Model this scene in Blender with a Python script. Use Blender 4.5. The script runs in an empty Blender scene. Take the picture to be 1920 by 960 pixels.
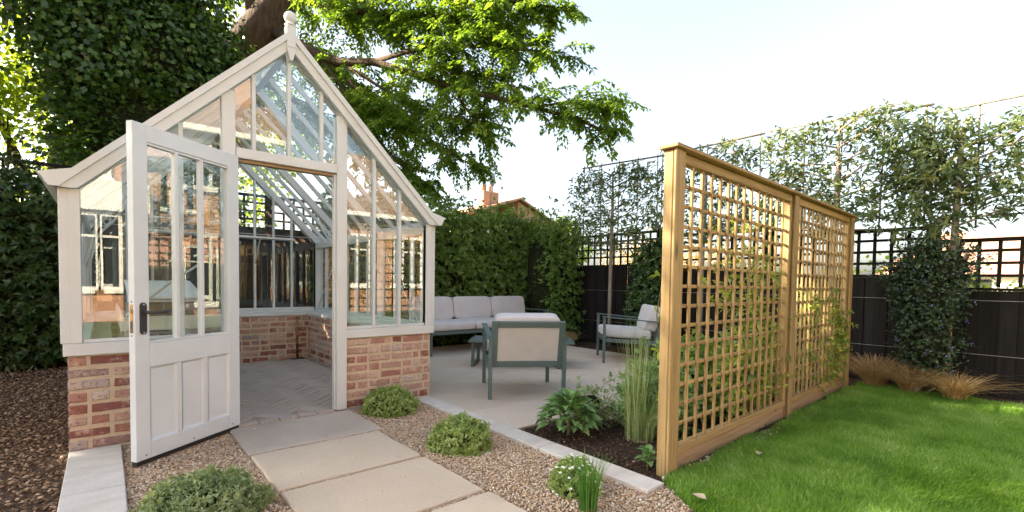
import bpy, math, random
import numpy as np
from mathutils import Matrix, Vector

random.seed(7)
rng = np.random.default_rng(11)
R = math.radians
scene = bpy.context.scene
COL = scene.collection

# ------------------------------------------------------------------ camera
cam_d = bpy.data.cameras.new("camera")
cam = bpy.data.objects.new("camera", cam_d)
COL.objects.link(cam)
_r = Vector((0.76148142, -0.64801098, 0.01509395))
_u = Vector((0.01262241, 0.03810662, 0.99919396))
_f = Vector((0.64806383, 0.76067711, -0.03719695))
_m = Matrix((_r, _u, -_f)).transposed().to_4x4()
_m.translation = Vector((0.18229, -3.96354, 1.09023))
cam.matrix_world = _m
cam_d.sensor_fit = 'HORIZONTAL'
cam_d.sensor_width = 36.0
cam_d.lens = 36.0 * 895.638 / 1920.0
cam_d.shift_y = 83.73 / 1920.0
cam_d.clip_start = 0.05
cam_d.clip_end = 600.0
scene.camera = cam

# ------------------------------------------------------------------ sky and sun
SUN_AZ = Vector((-0.74, 0.67))      # horizontal direction towards the sun
SUN_EL = R(25)
world = bpy.data.worlds.new("World")
scene.world = world
world.use_nodes = True
wn, wl = world.node_tree.nodes, world.node_tree.links
wn.clear()
wo = wn.new('ShaderNodeOutputWorld')
wb = wn.new('ShaderNodeBackground')
sky = wn.new('ShaderNodeTexSky')
sky.sky_type = 'NISHITA'
sky.sun_disc = False
sky.sun_elevation = SUN_EL
sky.sun_rotation = math.atan2(SUN_AZ.x, SUN_AZ.y)
sky.air_density = 1.0
sky.dust_density = 4.0
sky.ozone_density = 1.0
hs = wn.new('ShaderNodeHueSaturation')
hs.inputs['Saturation'].default_value = 0.66
wl.new(sky.outputs[0], hs.inputs['Color'])
wl.new(hs.outputs[0], wb.inputs['Color'])
wb.inputs['Strength'].default_value = 0.08
wl.new(wb.outputs[0], wo.inputs['Surface'])

sun_d = bpy.data.lights.new("sun", 'SUN')
sun_d.energy = 5.0
sun_d.angle = R(0.5)
sun_d.color = (1.0, 0.84, 0.63)
sun = bpy.data.objects.new("sun", sun_d)
COL.objects.link(sun)
_sd = Vector((SUN_AZ.x * math.cos(SUN_EL), SUN_AZ.y * math.cos(SUN_EL), math.sin(SUN_EL)))
sun.rotation_euler = _sd.to_track_quat('Z', 'Y').to_euler()

vs = scene.view_settings
vs.view_transform = 'Standard'
vs.look = 'None'
vs.gamma = 1.0
vs.use_curve_mapping = False
vs.exposure = 2.82
cy = scene.cycles
cy.use_denoising = True
cy.max_bounces = 10
cy.diffuse_bounces = 4
cy.glossy_bounces = 5
cy.transmission_bounces = 6
cy.transparent_max_bounces = 32
cy.caustics_reflective = False
cy.caustics_refractive = False
cy.sample_clamp_indirect = 6.0


# ------------------------------------------------------------------ helpers
def tag(o, label=None, cat=None, group=None, kind=None):
    if label: o["label"] = label
    if cat: o["category"] = cat
    if group: o["group"] = group
    if kind: o["kind"] = kind
    return o


def empty(name, loc=(0, 0, 0), rz=0.0):
    o = bpy.data.objects.new(name, None)
    o.location = loc
    o.rotation_euler = (0, 0, rz)
    COL.objects.link(o)
    return o


def link(name, me, parent=None):
    o = bpy.data.objects.new(name, me)
    COL.objects.link(o)
    if parent is not None:
        o.parent = parent
    return o


class MB:
    """collects shapes, build() links them as one mesh object"""
    def __init__(self):
        self.v, self.f, self.s = [], [], []

    def add(self, vs, fs, smooth=False):
        b = len(self.v)
        self.v += [tuple(p) for p in vs]
        self.f += [tuple(i + b for i in f) for f in fs]
        self.s += [smooth] * len(fs)
        return self

    def box(self, x0, x1, y0, y1, z0, z1):
        v = [(x, y, z) for z in (z0, z1) for y in (y0, y1) for x in (x0, x1)]
        return self.add(v, [(0, 2, 3, 1), (4, 5, 7, 6), (0, 1, 5, 4), (2, 6, 7, 3), (0, 4, 6, 2), (1, 3, 7, 5)])

    def cbox(self, x0, x1, y0, y1, z0, z1, c=0.004):
        """box with chamfered edges"""
        X, Y, Z = (x0, x1), (y0, y1), (z0, z1)
        vs, idx = [], {}
        for i in (0, 1):
            for j in (0, 1):
                for k in (0, 1):
                    sx, sy, sz = (1 - 2 * i) * c, (1 - 2 * j) * c, (1 - 2 * k) * c
                    idx[i, j, k, 0] = len(vs); vs.append((X[i], Y[j] + sy, Z[k] + sz))
                    idx[i, j, k, 1] = len(vs); vs.append((X[i] + sx, Y[j], Z[k] + sz))
                    idx[i, j, k, 2] = len(vs); vs.append((X[i] + sx, Y[j] + sy, Z[k]))
        fs = []
        q = [(0, 0), (1, 0), (1, 1), (0, 1)]
        for s in (0, 1):
            for ax in (0, 1, 2):
                loop = []
                for a, b in q:
                    key = [0, 0, 0]; key[ax] = s; o = [t for t in (0, 1, 2) if t != ax]
                    key[o[0]], key[o[1]] = a, b
                    loop.append(idx[key[0], key[1], key[2], ax])
                flip = (s == 0) if ax != 1 else (s == 1)
                fs.append(tuple(loop[::-1] if flip else loop))
        for ax in (0, 1, 2):
            o = [t for t in (0, 1, 2) if t != ax]
            for a in (0, 1):
                for b in (0, 1):
                    k0 = [0, 0, 0]; k0[o[0]], k0[o[1]] = a, b
                    k1 = list(k0); k1[ax] = 1
                    fs.append((idx[(*k0, o[0])], idx[(*k0, o[1])], idx[(*k1, o[1])], idx[(*k1, o[0])]))
        for i in (0, 1):
            for j in (0, 1):
                for k in (0, 1):
                    fs.append((idx[i, j, k, 0], idx[i, j, k, 1], idx[i, j, k, 2]))
        return self.add(vs, fs)

    def bar(self, a, b, w, h, up=(0, 0, 1), c=0.0):
        """rectangular bar from a to b; w across, h along up"""
        a, b = Vector(a), Vector(b)
        d = (b - a)
        L = d.length
        d.normalize()
        s = d.cross(Vector(up)).normalized()
        t = s.cross(d)
        m = Matrix((d, s, t)).transposed()
        tmp = MB()
        if c: tmp.cbox(0, L, -w / 2, w / 2, -h / 2, h / 2, c)
        else: tmp.box(0, L, -w / 2, w / 2, -h / 2, h / 2)
        return self.add([a + m @ Vector(p) for p in tmp.v], tmp.f)

    def tube(self, pts, rad, n=8, caps=True):
        pts = [Vector(p) for p in pts]
        if not hasattr(rad, '__len__'): rad = [rad] * len(pts)
        vs, fs = [], []
        prev = None
        for i, p in enumerate(pts):
            d = (pts[min(i + 1, len(pts) - 1)] - pts[max(i - 1, 0)]).normalized()
            if prev is None:
                ref = Vector((0, 0, 1)) if abs(d.z) < 0.9 else Vector((1, 0, 0))
                s = d.cross(ref).normalized()
            else:
                s = (prev - d * prev.dot(d)).normalized()
            prev = s
            t = d.cross(s)
            for k in range(n):
                a = 2 * math.pi * k / n
                vs.append(p + (s * math.cos(a) + t * math.sin(a)) * rad[i])
        for i in range(len(pts) - 1):
            for k in range(n):
                k2 = (k + 1) % n
                fs.append((i * n + k, i * n + k2, (i + 1) * n + k2, (i + 1) * n + k))
        self.add(vs, fs, True)
        if caps:
            b = len(self.v) - len(vs)
            self.f.append(tuple(b + k for k in range(n))[::-1]); self.s.append(False)
            self.f.append(tuple(b + (len(pts) - 1) * n + k for k in range(n))); self.s.append(False)
        return self

    def lathe(self, prof, cx, cy, n=20):
        vs, fs = [], []
        for r_, z in prof:
            for k in range(n):
                a = 2 * math.pi * k / n
                vs.append((cx + r_ * math.cos(a), cy + r_ * math.sin(a), z))
        for i in range(len(prof) - 1):
            for k in range(n):
                k2 = (k + 1) % n
                fs.append((i * n + k, i * n + k2, (i + 1) * n + k2, (i + 1) * n + k))
        return self.add(vs, fs, True)

    def prism(self, poly, axis, a, b):
        """extrude a 2-D polygon along an axis between a and b"""
        def p3(p, t):
            if axis == 'x': return (t, p[0], p[1])
            if axis == 'y': return (p[0], t, p[1])
            return (p[0], p[1], t)
        n = len(poly)
        vs = [p3(p, a) for p in poly] + [p3(p, b) for p in poly]
        fs = [tuple(range(n))[::-1], tuple(range(n, 2 * n))]
        for i in range(n):
            j = (i + 1) % n
            fs.append((i, j, n + j, n + i))
        return self.add(vs, fs)

    def ellipsoid(self, c, rad, nu=14, nv=9, jit=0.0):
        vs, fs = [], []
        for j in range(nv + 1):
            th = math.pi * j / nv
            for i in range(nu):
                ph = 2 * math.pi * i / nu
                k = 1 + random.uniform(-jit, jit)
                vs.append((c[0] + rad[0] * k * math.sin(th) * math.cos(ph), c[1] + rad[1] * k * math.sin(th) * math.sin(ph), c[2] + rad[2] * k * math.cos(th)))
        for j in range(nv):
            for i in range(nu):
                i2 = (i + 1) % nu
                fs.append((j * nu + i, (j + 1) * nu + i, (j + 1) * nu + i2, j * nu + i2))
        return self.add(vs, fs, True)

    def mesh(self, name):
        me = bpy.data.meshes.new(name)
        me.from_pydata(self.v, [], self.f)
        me.polygons.foreach_set('use_smooth', self.s)
        me.validate()
        me.update()
        return me

    def build(self, name, mat, parent=None):
        me = self.mesh(name)
        me.materials.append(mat)
        return link(name, me, parent)


def np_mesh(name, V, F, mat, tint=None, smooth=False, parent=None):
    """V (n,3), F (m,k) arrays -> object; tint = per-vertex float attribute"""
    me = bpy.data.meshes.new(name)
    V = np.asarray(V, np.float32); F = np.asarray(F, np.int32)
    m, k = F.shape
    me.vertices.add(len(V)); me.vertices.foreach_set('co', V.ravel())
    me.loops.add(m * k); me.loops.foreach_set('vertex_index', F.ravel())
    me.polygons.add(m)
    me.polygons.foreach_set('loop_start', np.arange(0, m * k, k, dtype=np.int32))
    me.polygons.foreach_set('loop_total', np.full(m, k, np.int32))
    me.update(calc_edges=True)
    if smooth:
        me.polygons.foreach_set('use_smooth', np.ones(m, bool))
    if tint is not None:
        at = me.attributes.new('tint', 'FLOAT', 'POINT')
        at.data.foreach_set('value', np.asarray(tint, np.float32))
    me.materials.append(mat)
    return link(name, me, parent)


def unit(a):
    return a / np.maximum(np.linalg.norm(a, axis=-1, keepdims=True), 1e-9)


def rand_dirs(n):
    return unit(rng.normal(size=(n, 3)))


def leaf_arrays(pos, ax, nrm, L, Wd, fold=0.25, droop=0.0, kind=2):
    """leaves as folded diamonds (kind 2: 2 tris) or longer blades (kind 4: 4 tris)"""
    n = len(pos)
    ax = unit(ax)
    side = unit(np.cross(ax, nrm))
    up = np.cross(side, ax)
    L = np.broadcast_to(np.asarray(L, float), (n,))[:, None]
    Wd = np.broadcast_to(np.asarray(Wd, float), (n,))[:, None]
    b = pos
    dz = np.array([0, 0, -1.0])
    tip = pos + ax * L + dz * L * droop
    if kind == 2:
        mid = pos + ax * L * 0.45
        l = mid + side * Wd * 0.5 + up * Wd * fold
        r = mid - side * Wd * 0.5 + up * Wd * fold
        V = np.stack([b, l, tip, r], 1).reshape(-1, 3)
        base = np.arange(n)[:, None] * 4
        F = np.concatenate([base + np.array([[0, 2, 1]]), base + np.array([[0, 3, 2]])], 0)
        return V, F, 4
    m1 = pos + ax * L * 0.3 + up * L * 0.04
    m2 = pos + ax * L * 0.68 + up * L * 0.03 + dz * L * droop * 0.4
    l1 = m1 + side * Wd * 0.45 + up * Wd * fold; r1 = m1 - side * Wd * 0.45 + up * Wd * fold
    l2 = m2 + side * Wd * 0.4 + up * Wd * fold * .8; r2 = m2 - side * Wd * 0.4 + up * Wd * fold * .8
    V = np.stack([b, l1, m1, r1, l2, m2, r2, tip], 1).reshape(-1, 3)
    base = np.arange(n)[:, None] * 8
    T = [[0, 2, 1], [0, 3, 2], [1, 2, 5], [1, 5, 4], [2, 3, 6], [2, 6, 5], [4, 5, 7], [5, 6, 7]]
    F = np.concatenate([base + np.array([t]) for t in T], 0)
    return V, F, 8


def leaves(name, pos, ax, nrm, L, Wd, mat, parent=None, fold=0.25, droop=0.0, kind=2, tint=None):
    V, F, k = leaf_arrays(pos, ax, nrm, L, Wd, fold, droop, kind)
    if tint is None: tint = rng.random(len(pos))
    return np_mesh(name, V, F, mat, np.repeat(tint, k), parent=parent)


def whorls(cpos, cax, per, spread):
    """clusters of leaves around shoot tips -> pos, ax, nrm"""
    n = len(cpos)
    cax = unit(cax)
    ref = np.where(np.abs(cax[:, 2:3]) < 0.9, np.array([[0, 0, 1.0]]), np.array([[1.0, 0, 0]]))
    s = unit(np.cross(cax, ref)); t = np.cross(cax, s)
    P, A, N = [], [], []
    for k in range(per):
        a = 2 * math.pi * k / per + rng.uniform(-.5, .5, n)
        sp = spread * rng.uniform(.6, 1.4, n)
        rad = s * np.cos(a)[:, None] + t * np.sin(a)[:, None]
        A.append(cax * np.cos(sp)[:, None] + rad * np.sin(sp)[:, None])
        N.append(cax * np.sin(sp)[:, None] - rad * np.cos(sp)[:, None])
        P.append(cpos - cax * rng.uniform(0, .04, n)[:, None])
    return np.concatenate(P), np.concatenate(A), np.concatenate(N)


# ------------------------------------------------------------------ materials
class NT:
    def __init__(self, name):
        self.m = bpy.data.materials.new(name)
        self.m.use_nodes = True
        self.n, self.l = self.m.node_tree.nodes, self.m.node_tree.links
        self.n.clear()
        self.out = self.n.new('ShaderNodeOutputMaterial')

    def node(self, t, **kw):
        x = self.n.new(t)
        for k, v in kw.items(): setattr(x, k, v)
        return x

    def set(self, node, **kw):
        for k, v in kw.items():
            s = node.inputs[k.replace('_', ' ')]
            if hasattr(v, 'is_linked') or isinstance(v, bpy.types.NodeSocket): self.l.new(v, s)
            else: s.default_value = v
        return node

    def coord(self, kind='Object'):
        return self.node('ShaderNodeTexCoord').outputs[kind]

    def mapping(self, vec, scale):
        mp = self.node('ShaderNodeMapping')
        self.l.new(vec, mp.inputs['Vector']); mp.inputs['Scale'].default_value = scale
        return mp.outputs[0]

    def noise(self, vec, scale, detail=4, rough=0.55):
        t = self.node('ShaderNodeTexNoise')
        self.l.new(vec, t.inputs['Vector'])
        t.inputs['Scale'].default_value = scale; t.inputs['Detail'].default_value = detail; t.inputs['Roughness'].default_value = rough
        return t.outputs['Fac']

    def ramp(self, fac, stops, interp='LINEAR'):
        r = self.node('ShaderNodeValToRGB')
        r.color_ramp.interpolation = interp
        e = r.color_ramp.elements
        while len(e) > 1: e.remove(e[-1])
        e[0].position = stops[0][0]; e[0].color = (*stops[0][1], 1)
        for p, c in stops[1:]:
            x = e.new(p); x.color = (*c, 1)
        self.l.new(fac, r.inputs[0])
        return r.outputs[0]

    def mix(self, fac, a, b, blend='MIX'):
        m = self.node('ShaderNodeMix', data_type='RGBA', blend_type=blend)
        for v, s in ((fac, m.inputs[0]), (a, m.inputs[6]), (b, m.inputs[7])):
            if isinstance(v, bpy.types.NodeSocket): self.l.new(v, s)
            elif isinstance(v, tuple): s.default_value = (*v, 1)
            else: s.default_value = v
        return m.outputs[2]

    def math(self, op, a, b=0.0):
        m = self.node('ShaderNodeMath', operation=op)
        for v, s in ((a, m.inputs[0]), (b, m.inputs[1])):
            if isinstance(v, bpy.types.NodeSocket): self.l.new(v, s)
            else: s.default_value = v
        return m.outputs[0]

    def bsdf(self, color, rough=0.6, spec=0.4, metal=0.0, bump=None, bstr=0.3, bdist=0.01):
        b = self.node('ShaderNodeBsdfPrincipled')
        if isinstance(color, tuple): b.inputs['Base Color'].default_value = (*color, 1)
        else: self.l.new(color, b.inputs['Base Color'])
        if isinstance(rough, bpy.types.NodeSocket): self.l.new(rough, b.inputs['Roughness'])
        else: b.inputs['Roughness'].default_value = rough
        b.inputs['Specular IOR Level'].default_value = spec
        b.inputs['Metallic'].default_value = metal
        if bump is not None:
            bp = self.node('ShaderNodeBump')
            bp.inputs['Strength'].default_value = bstr; bp.inputs['Distance'].default_value = bdist
            self.l.new(bump, bp.inputs['Height'])
            self.l.new(bp.outputs[0], b.inputs['Normal'])
        return b.outputs[0]

    def done(self, sh):
        self.l.new(sh, self.out.inputs['Surface'])
        return self.m


def mat_paint(name, col, rough=0.42, var=0.06):
    t = NT(name); c = t.coord()
    n = t.noise(c, 3.0, 5)
    lo = tuple(x * (1 - var) for x in col); hi = tuple(min(1, x * (1 + var)) for x in col)
    return t.done(t.bsdf(t.ramp(n, [(0.3, lo), (0.7, hi)]), rough, 0.4, bump=t.noise(c, 60, 2), bstr=0.04, bdist=0.002))


def mat_leaf(name, cols, rough=0.42, trans=0.3, spec=0.35):
    """leaf colour varies leaf to leaf through the tint attribute"""
    t = NT(name)
    a = t.node('ShaderNodeAttribute', attribute_name='tint')
    k = len(cols) - 1
    col = t.ramp(a.outputs['Fac'], [(i / k, c) for i, c in enumerate(cols)])
    p = t.bsdf(col, rough, spec)
    tr = t.node('ShaderNodeBsdfTranslucent')
    bright = t.mix(1.0, col, (1.9, 1.75, 0.75), 'MULTIPLY')
    t.l.new(bright, tr.inputs['Color'])
    mx = t.node('ShaderNodeMixShader'); mx.inputs[0].default_value = trans
    t.l.new(p, mx.inputs[1]); t.l.new(tr.outputs[0], mx.inputs[2])
    return t.done(mx.outputs[0])


def mat_glass(name):
    t = NT(name)
    lw = t.node('ShaderNodeLayerWeight'); lw.inputs['Blend'].default_value = 0.5
    f = t.math('POWER', lw.outputs['Facing'], 5.0)
    f = t.math('ADD', t.math('MULTIPLY', f, 0.92), 0.08)
    tr = t.node('ShaderNodeBsdfTransparent'); tr.inputs['Color'].default_value = (0.965, 0.985, 0.975, 1)
    gl = t.node('ShaderNodeBsdfGlossy'); gl.inputs['Roughness'].default_value = 0.0
    mx = t.node('ShaderNodeMixShader')
    t.l.new(f, mx.inputs[0]); t.l.new(tr.outputs[0], mx.inputs[1]); t.l.new(gl.outputs[0], mx.inputs[2])
    return t.done(mx.outputs[0])


def mat_wood(name, axis, cols, rough=0.65, spec=0.3, knots=True):
    t = NT(name); c = t.coord()
    oi = t.node('ShaderNodeObjectInfo').outputs['Random']
    add = t.node('ShaderNodeVectorMath', operation='ADD')
    t.l.new(c, add.inputs[0])
    cmb = t.node('ShaderNodeCombineXYZ')
    for k in range(3): t.l.new(t.math('MULTIPLY', oi, 17.0 + 9 * k), cmb.inputs[k])
    t.l.new(cmb.outputs[0], add.inputs[1])
    sc = {'x': (1.2, 26, 26), 'y': (26, 1.2, 26), 'z': (26, 26, 1.2)}[axis]
    v = t.mapping(add.outputs[0], sc)
    g = t.noise(v, 1.6, 6, 0.6)
    big = t.noise(add.outputs[0], 1.7, 3)
    col = t.ramp(g, [(0.30, cols[0]), (0.5, cols[1]), (0.7, cols[2])])
    col = t.mix(t.math('MULTIPLY', big, 0.5), col, cols[3])
    if knots:
        vo = t.node('ShaderNodeTexVoronoi')
        ks = {'x': (2.2, 7, 7), 'y': (7, 2.2, 7), 'z': (7, 7, 2.2)}[axis]
        t.l.new(t.mapping(add.outputs[0], ks), vo.inputs['Vector']); vo.inputs['Scale'].default_value = 1.0
        kf = t.ramp(vo.outputs['Distance'], [(.05, (.85, .85, .85)), (.10, (.45, .45, .45)), (.17, (0, 0, 0))])
        col = t.mix(kf, col, tuple(x * .45 for x in cols[0]))
    hsv = t.node('ShaderNodeHueSaturation')
    t.l.new(col, hsv.inputs['Color'])
    t.l.new(t.math('ADD', t.math('MULTIPLY', oi, 0.36), 0.82), hsv.inputs['Value'])
    return t.done(t.bsdf(hsv.outputs[0], rough, spec, bump=g, bstr=0.25, bdist=0.002))


def mat_stone(name, stops, scale=6, rough=0.75, bstr=0.35, bdist=0.004, objvar=0.25, stretch=(1, 1, 1), fine=90):
    t = NT(name); c = t.coord()
    oi = t.node('ShaderNodeObjectInfo').outputs['Random']
    v = t.mapping(c, stretch)
    n = t.noise(v, scale, 8, 0.62)
    f = t.noise(c, fine, 3, 0.6)
    col = t.ramp(n, stops)
    col = t.mix(0.16, col, t.ramp(f, [(0.35, tuple(x * .75 for x in stops[0][1])), (0.65, tuple(min(1, x * 1.15) for x in stops[-1][1]))]))
    hsv = t.node('ShaderNodeHueSaturation'); t.l.new(col, hsv.inputs['Color'])
    t.l.new(t.math('ADD', t.math('MULTIPLY', oi, objvar), 1 - objvar / 2), hsv.inputs['Value'])
    h = t.math('ADD', n, t.math('MULTIPLY', f, 0.15))
    return t.done(t.bsdf(hsv.outputs[0], rough, 0.3, bump=h, bstr=bstr, bdist=bdist))


def mat_brick(name):
    t = NT(name); c = t.coord()
    oi = t.node('ShaderNodeObjectInfo').outputs['Random']
    base = t.ramp(oi, [(0.0, (.20, .085, .070)), (.14, (.25, .10, .08)), (.28, (.36, .19, .145)), (.42, (.43, .29, .225)), (.56, (.37, .24, .185)), (.70, (.50, .38, .31)), (.80, (.29, .135, .105)), (.90, (.24, .195, .19)), (1.0, (.57, .49, .41))])
    add = t.node('ShaderNodeVectorMath', operation='ADD'); t.l.new(c, add.inputs[0])
    cmb = t.node('ShaderNodeCombineXYZ')
    for k in range(3): t.l.new(t.math('MULTIPLY', oi, 31.0 + 13 * k), cmb.inputs[k])
    t.l.new(cmb.outputs[0], add.inputs[1])
    n = t.noise(add.outputs[0], 18, 5, 0.65)
    n2 = t.noise(add.outputs[0], 55, 4, 0.6)
    col = t.mix(t.ramp(n, [(0.52, (0, 0, 0)), (0.70, (.75, .75, .75))]), base, (.56, .45, .35))
    col = t.mix(t.ramp(n2, [(0.38, (.55, .55, .55)), (0.46, (0, 0, 0))]), col, (.16, .07, .055))
    return t.done(t.bsdf(col, 0.85, 0.2, bump=t.math('ADD', n, t.math('MULTIPLY', n2, .6)), bstr=0.6, bdist=0.005))


def mat_ground(name, stops, scale, bstr=0.6, bdist=0.02, rough=0.95):
    t = NT(name); c = t.coord()
    n = t.noise(c, scale, 9, 0.7)
    return t.done(t.bsdf(t.ramp(n, stops), rough, 0.15, bump=n, bstr=bstr, bdist=bdist))


def mat_tint(name, stops, rough=0.8, spec=0.25):
    t = NT(name)
    a = t.node('ShaderNodeAttribute', attribute_name='tint')
    return t.done(t.bsdf(t.ramp(a.outputs['Fac'], stops), rough, spec))


def mat_fabric(name, col):
    t = NT(name); c = t.coord()
    n = t.noise(c, 5, 4); w = t.noise(c, 350, 2)
    colr = t.ramp(n, [(.3, tuple(x * .93 for x in col)), (.7, tuple(x * 1.04 for x in col))])
    return t.done(t.bsdf(colr, 0.9, 0.15, bump=t.math('ADD', t.math('MULTIPLY', n, 2.5), t.math('MULTIPLY', w, .25)), bstr=0.35, bdist=0.012))


M = {}
M['paint'] = mat_paint('greenhouse_paint', (.555, .585, .575))
M['door'] = mat_paint('door_lit_paint', (.565, .605, .62))  # same paint as the frame, with the door's cooler light put into the colour
M['glass'] = mat_glass('clear_glass')
M['brick'] = mat_brick('reclaimed_brick')
M['mortar'] = mat_stone('lime_mortar', [(.3, (.44, .35, .245)), (.6, (.53, .43, .31)), (.8, (.60, .51, .39))], 14, .95, .5, .004, 0.0)
M['black'] = mat_paint('black_iron', (.035, .034, .033), .45)
M['rubber'] = mat_paint('black_rubber', (.015, .015, .015), .7)
_t = NT('worn_brass'); M['brass'] = _t.done(_t.bsdf(_t.ramp(_t.noise(_t.coord(), 25, 4), [(.35, (.10, .06, .035)), (.65, (.45, .27, .11))]), .35, .5, .8))
M['slab'] = mat_stone('sandstone_slab', [(.22, (.35, .275, .20)), (.42, (.47, .38, .285)), (.6, (.50, .41, .31)), (.8, (.59, .50, .39))], 2.2, .8, .35, .005, .14)
M['slab_grey'] = mat_stone('grey_sandstone_slab', [(.22, (.32, .265, .215)), (.45, (.40, .335, .275)), (.8, (.48, .41, .34))], 2.2, .8, .35, .005, .05)
M['edging'] = mat_stone('pale_stone_edging', [(.25, (.43, .39, .345)), (.5, (.54, .50, .45)), (.75, (.60, .565, .51))], 4, .8, .4, .005, .12, (1, 3, 1))
M['tile'] = mat_stone('patio_porcelain', [(.25, (.46, .38, .305)), (.5, (.535, .45, .365)), (.75, (.60, .52, .43))], 1.6, .6, .12, .002, .07, (1, 1, 1), 40)
M['grout'] = mat_ground('patio_grout', [(.3, (.20, .17, .14)), (.7, (.28, .24, .2))], 30, .2, .002)
M['paver'] = mat_stone('riven_paver', [(.25, (.335, .285, .245)), (.5, (.395, .34, .30)), (.75, (.445, .395, .35))], 14, .85, .8, .008, .12, (1, 2.4, 1))
M['paver_joint'] = mat_ground('paver_joint_sand', [(.3, (.29, .245, .205)), (.7, (.36, .31, .27))], 40, .3, .004)
M['soil'] = mat_ground('dark_soil', [(.3, (.028, .018, .012)), (.55, (.06, .038, .025)), (.75, (.11, .075, .05))], 22, 1, .04)
M['gravelbase'] = mat_ground('gravel_fines', [(.3, (.22, .155, .105)), (.6, (.38, .28, .20)), (.8, (.5, .4, .31))], 60, 1, .01)
M['barkbase'] = mat_ground('bark_fines', [(.3, (.06, .038, .025)), (.6, (.14, .09, .058)), (.8, (.24, .16, .11))], 40, 1, .02)
M['lawn'] = mat_ground('lawn_thatch', [(.3, (.05, .10, .014)), (.6, (.09, .17, .025)), (.8, (.14, .22, .05))], 3, .5, .02)
M['earth'] = mat_ground('far_ground', [(.3, (.05, .08, .025)), (.6, (.09, .12, .04)), (.8, (.13, .13, .07))], .4, .3, .05)
WOODC = [(.18, .113, .042), (.30, .205, .084), (.40, .285, .13), (.31, .205, .084)]
for a in 'xyz': M['wood_' + a] = mat_wood('treated_pine_' + a, a, WOODC)
BLK = [(.008, .007, .0065), (.014, .012, .011), (.021, .018, .016), (.016, .013, .0115)]
for a in 'xyz': M['fence_' + a] = mat_wood('black_stained_timber_' + a, a, BLK, .8, .12, False)
for a in 'xz': M['grave_' + a] = mat_wood('old_board_' + a, a, [(.16, .10, .055), (.25, .17, .09), (.30, .21, .12), (.2, .145, .095)])
M['bark'] = mat_stone('tree_bark', [(.3, (.03, .021, .014)), (.55, (.075, .051, .032)), (.75, (.13, .092, .06))], 5, .9, 1.0, .04, .0, (3, 3, .7), 30)
M['paletrunk'] = mat_stone('pale_trunk_bark', [(.3, (.16, .125, .09)), (.55, (.27, .22, .165)), (.75, (.36, .31, .25))], 12, .85, .6, .006, .1, (3, 3, .6))
M['bamboo'] = mat_wood('bamboo_cane', 'z', [(.12, .10, .065), (.19, .16, .105), (.26, .22, .15), (.15, .12, .08)])
M['green_metal'] = mat_paint('sage_green_metal', (.085, .125, .118), .38)
M['cushion'] = mat_fabric('cushion_fabric', (.52, .51, .51))
M['sling'] = mat_fabric('back_sling_fabric', (.47, .45, .42))
M['wire'] = mat_paint('steel_wire', (.5, .5, .5), .35)
M['tray'] = mat_paint('cream_staging', (.62, .60, .52))
M['housebrick'] = mat_stone('house_brick', [(.3, (.38, .19, .11)), (.5, (.46, .25, .15)), (.7, (.52, .32, .2))], 7, .9, .3, .01, 0)
M['rooftile'] = mat_stone('roof_tiles', [(.3, (.20, .13, .10)), (.5, (.28, .19, .145)), (.7, (.34, .25, .2))], 5, .85, .5, .02, 0, (1, 1, 1), 12)
M['redroof'] = mat_stone('red_roof_tiles', [(.3, (.36, .17, .11)), (.5, (.43, .22, .15)), (.7, (.48, .28, .2))], 3, .85, .4, .02, 0, (1, 1, 1), 10)
M['render'] = mat_paint('cream_render', (.72, .66, .55), .8)
M['white'] = mat_paint('white_window_paint', (.80, .78, .72), .5)
M['darkglass'] = None
_t = NT('house_window_glass'); M['darkglass'] = _t.done(_t.bsdf((.025, .028, .03), .06, .6))
M['grey'] = mat_paint('grey_dish', (.22, .23, .24), .5)
M['white_flower'] = mat_tint('white_petals', [(0, (.75, .75, .70)), (1, (.85, .85, .82))])
M['blue_flower'] = mat_tint('blue_flowers', [(0, (.10, .12, .27)), (1, (.20, .23, .44))])
M['gravel'] = mat_tint('gravel_stones', [(0, (.24, .15, .09)), (.2, (.42, .28, .17)), (.45, (.56, .41, .26)), (.7, (.66, .52, .37)), (.88, (.49, .42, .35)), (1, (.76, .68, .56))])
M['chips'] = mat_tint('bark_chips', [(0, (.075, .046, .029)), (.4, (.18, .115, .07)), (.75, (.30, .20, .125)), (1, (.44, .32, .215))])
M['crumbs'] = mat_tint('soil_crumb_tones', [(0, (.03, .019, .013)), (.6, (.075, .048, .03)), (.95, (.13, .085, .055)), (1, (.26, .18, .12))])
M['grass'] = mat_leaf('lawn_blades', [(.075, .165, .015), (.13, .265, .025), (.19, .34, .045), (.36, .44, .21)], .5, .35)
M['hedge'] = mat_leaf('laurel_leaves', [(.08, .145, .034), (.12, .205, .046), (.165, .265, .062), (.25, .34, .095)], .38, .34, .35)
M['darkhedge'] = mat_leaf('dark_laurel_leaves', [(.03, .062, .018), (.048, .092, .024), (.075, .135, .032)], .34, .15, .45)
M['ivy'] = mat_leaf('ivy_leaves', [(.022, .052, .010), (.036, .08, .013), (.06, .12, .02), (.11, .18, .03)], .36, .25, .4)
M['beech'] = mat_leaf('tree_leaves', [(.06, .12, .016), (.10, .18, .024), (.145, .235, .034), (.20, .29, .055)], .45, .48)
M['sunleaf'] = mat_leaf('sunlit_leaves', [(.12, .19, .02), (.19, .27, .03), (.28, .35, .05)], .5, .45)
M['pleach'] = mat_leaf('evergreen_leaves', [(.055, .088, .042), (.085, .125, .055), (.125, .165, .065), (.24, .24, .085)], .4, .34, .4)
M['ceano'] = mat_leaf('shrub_leaves', [(.018, .038, .016), (.03, .056, .022), (.05, .085, .03)], .35, .12, .45)
M['mound'] = mat_leaf('mound_leaves', [(.15, .22, .055), (.22, .31, .085), (.29, .38, .12), (.44, .5, .26)], .5, .3)
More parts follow.
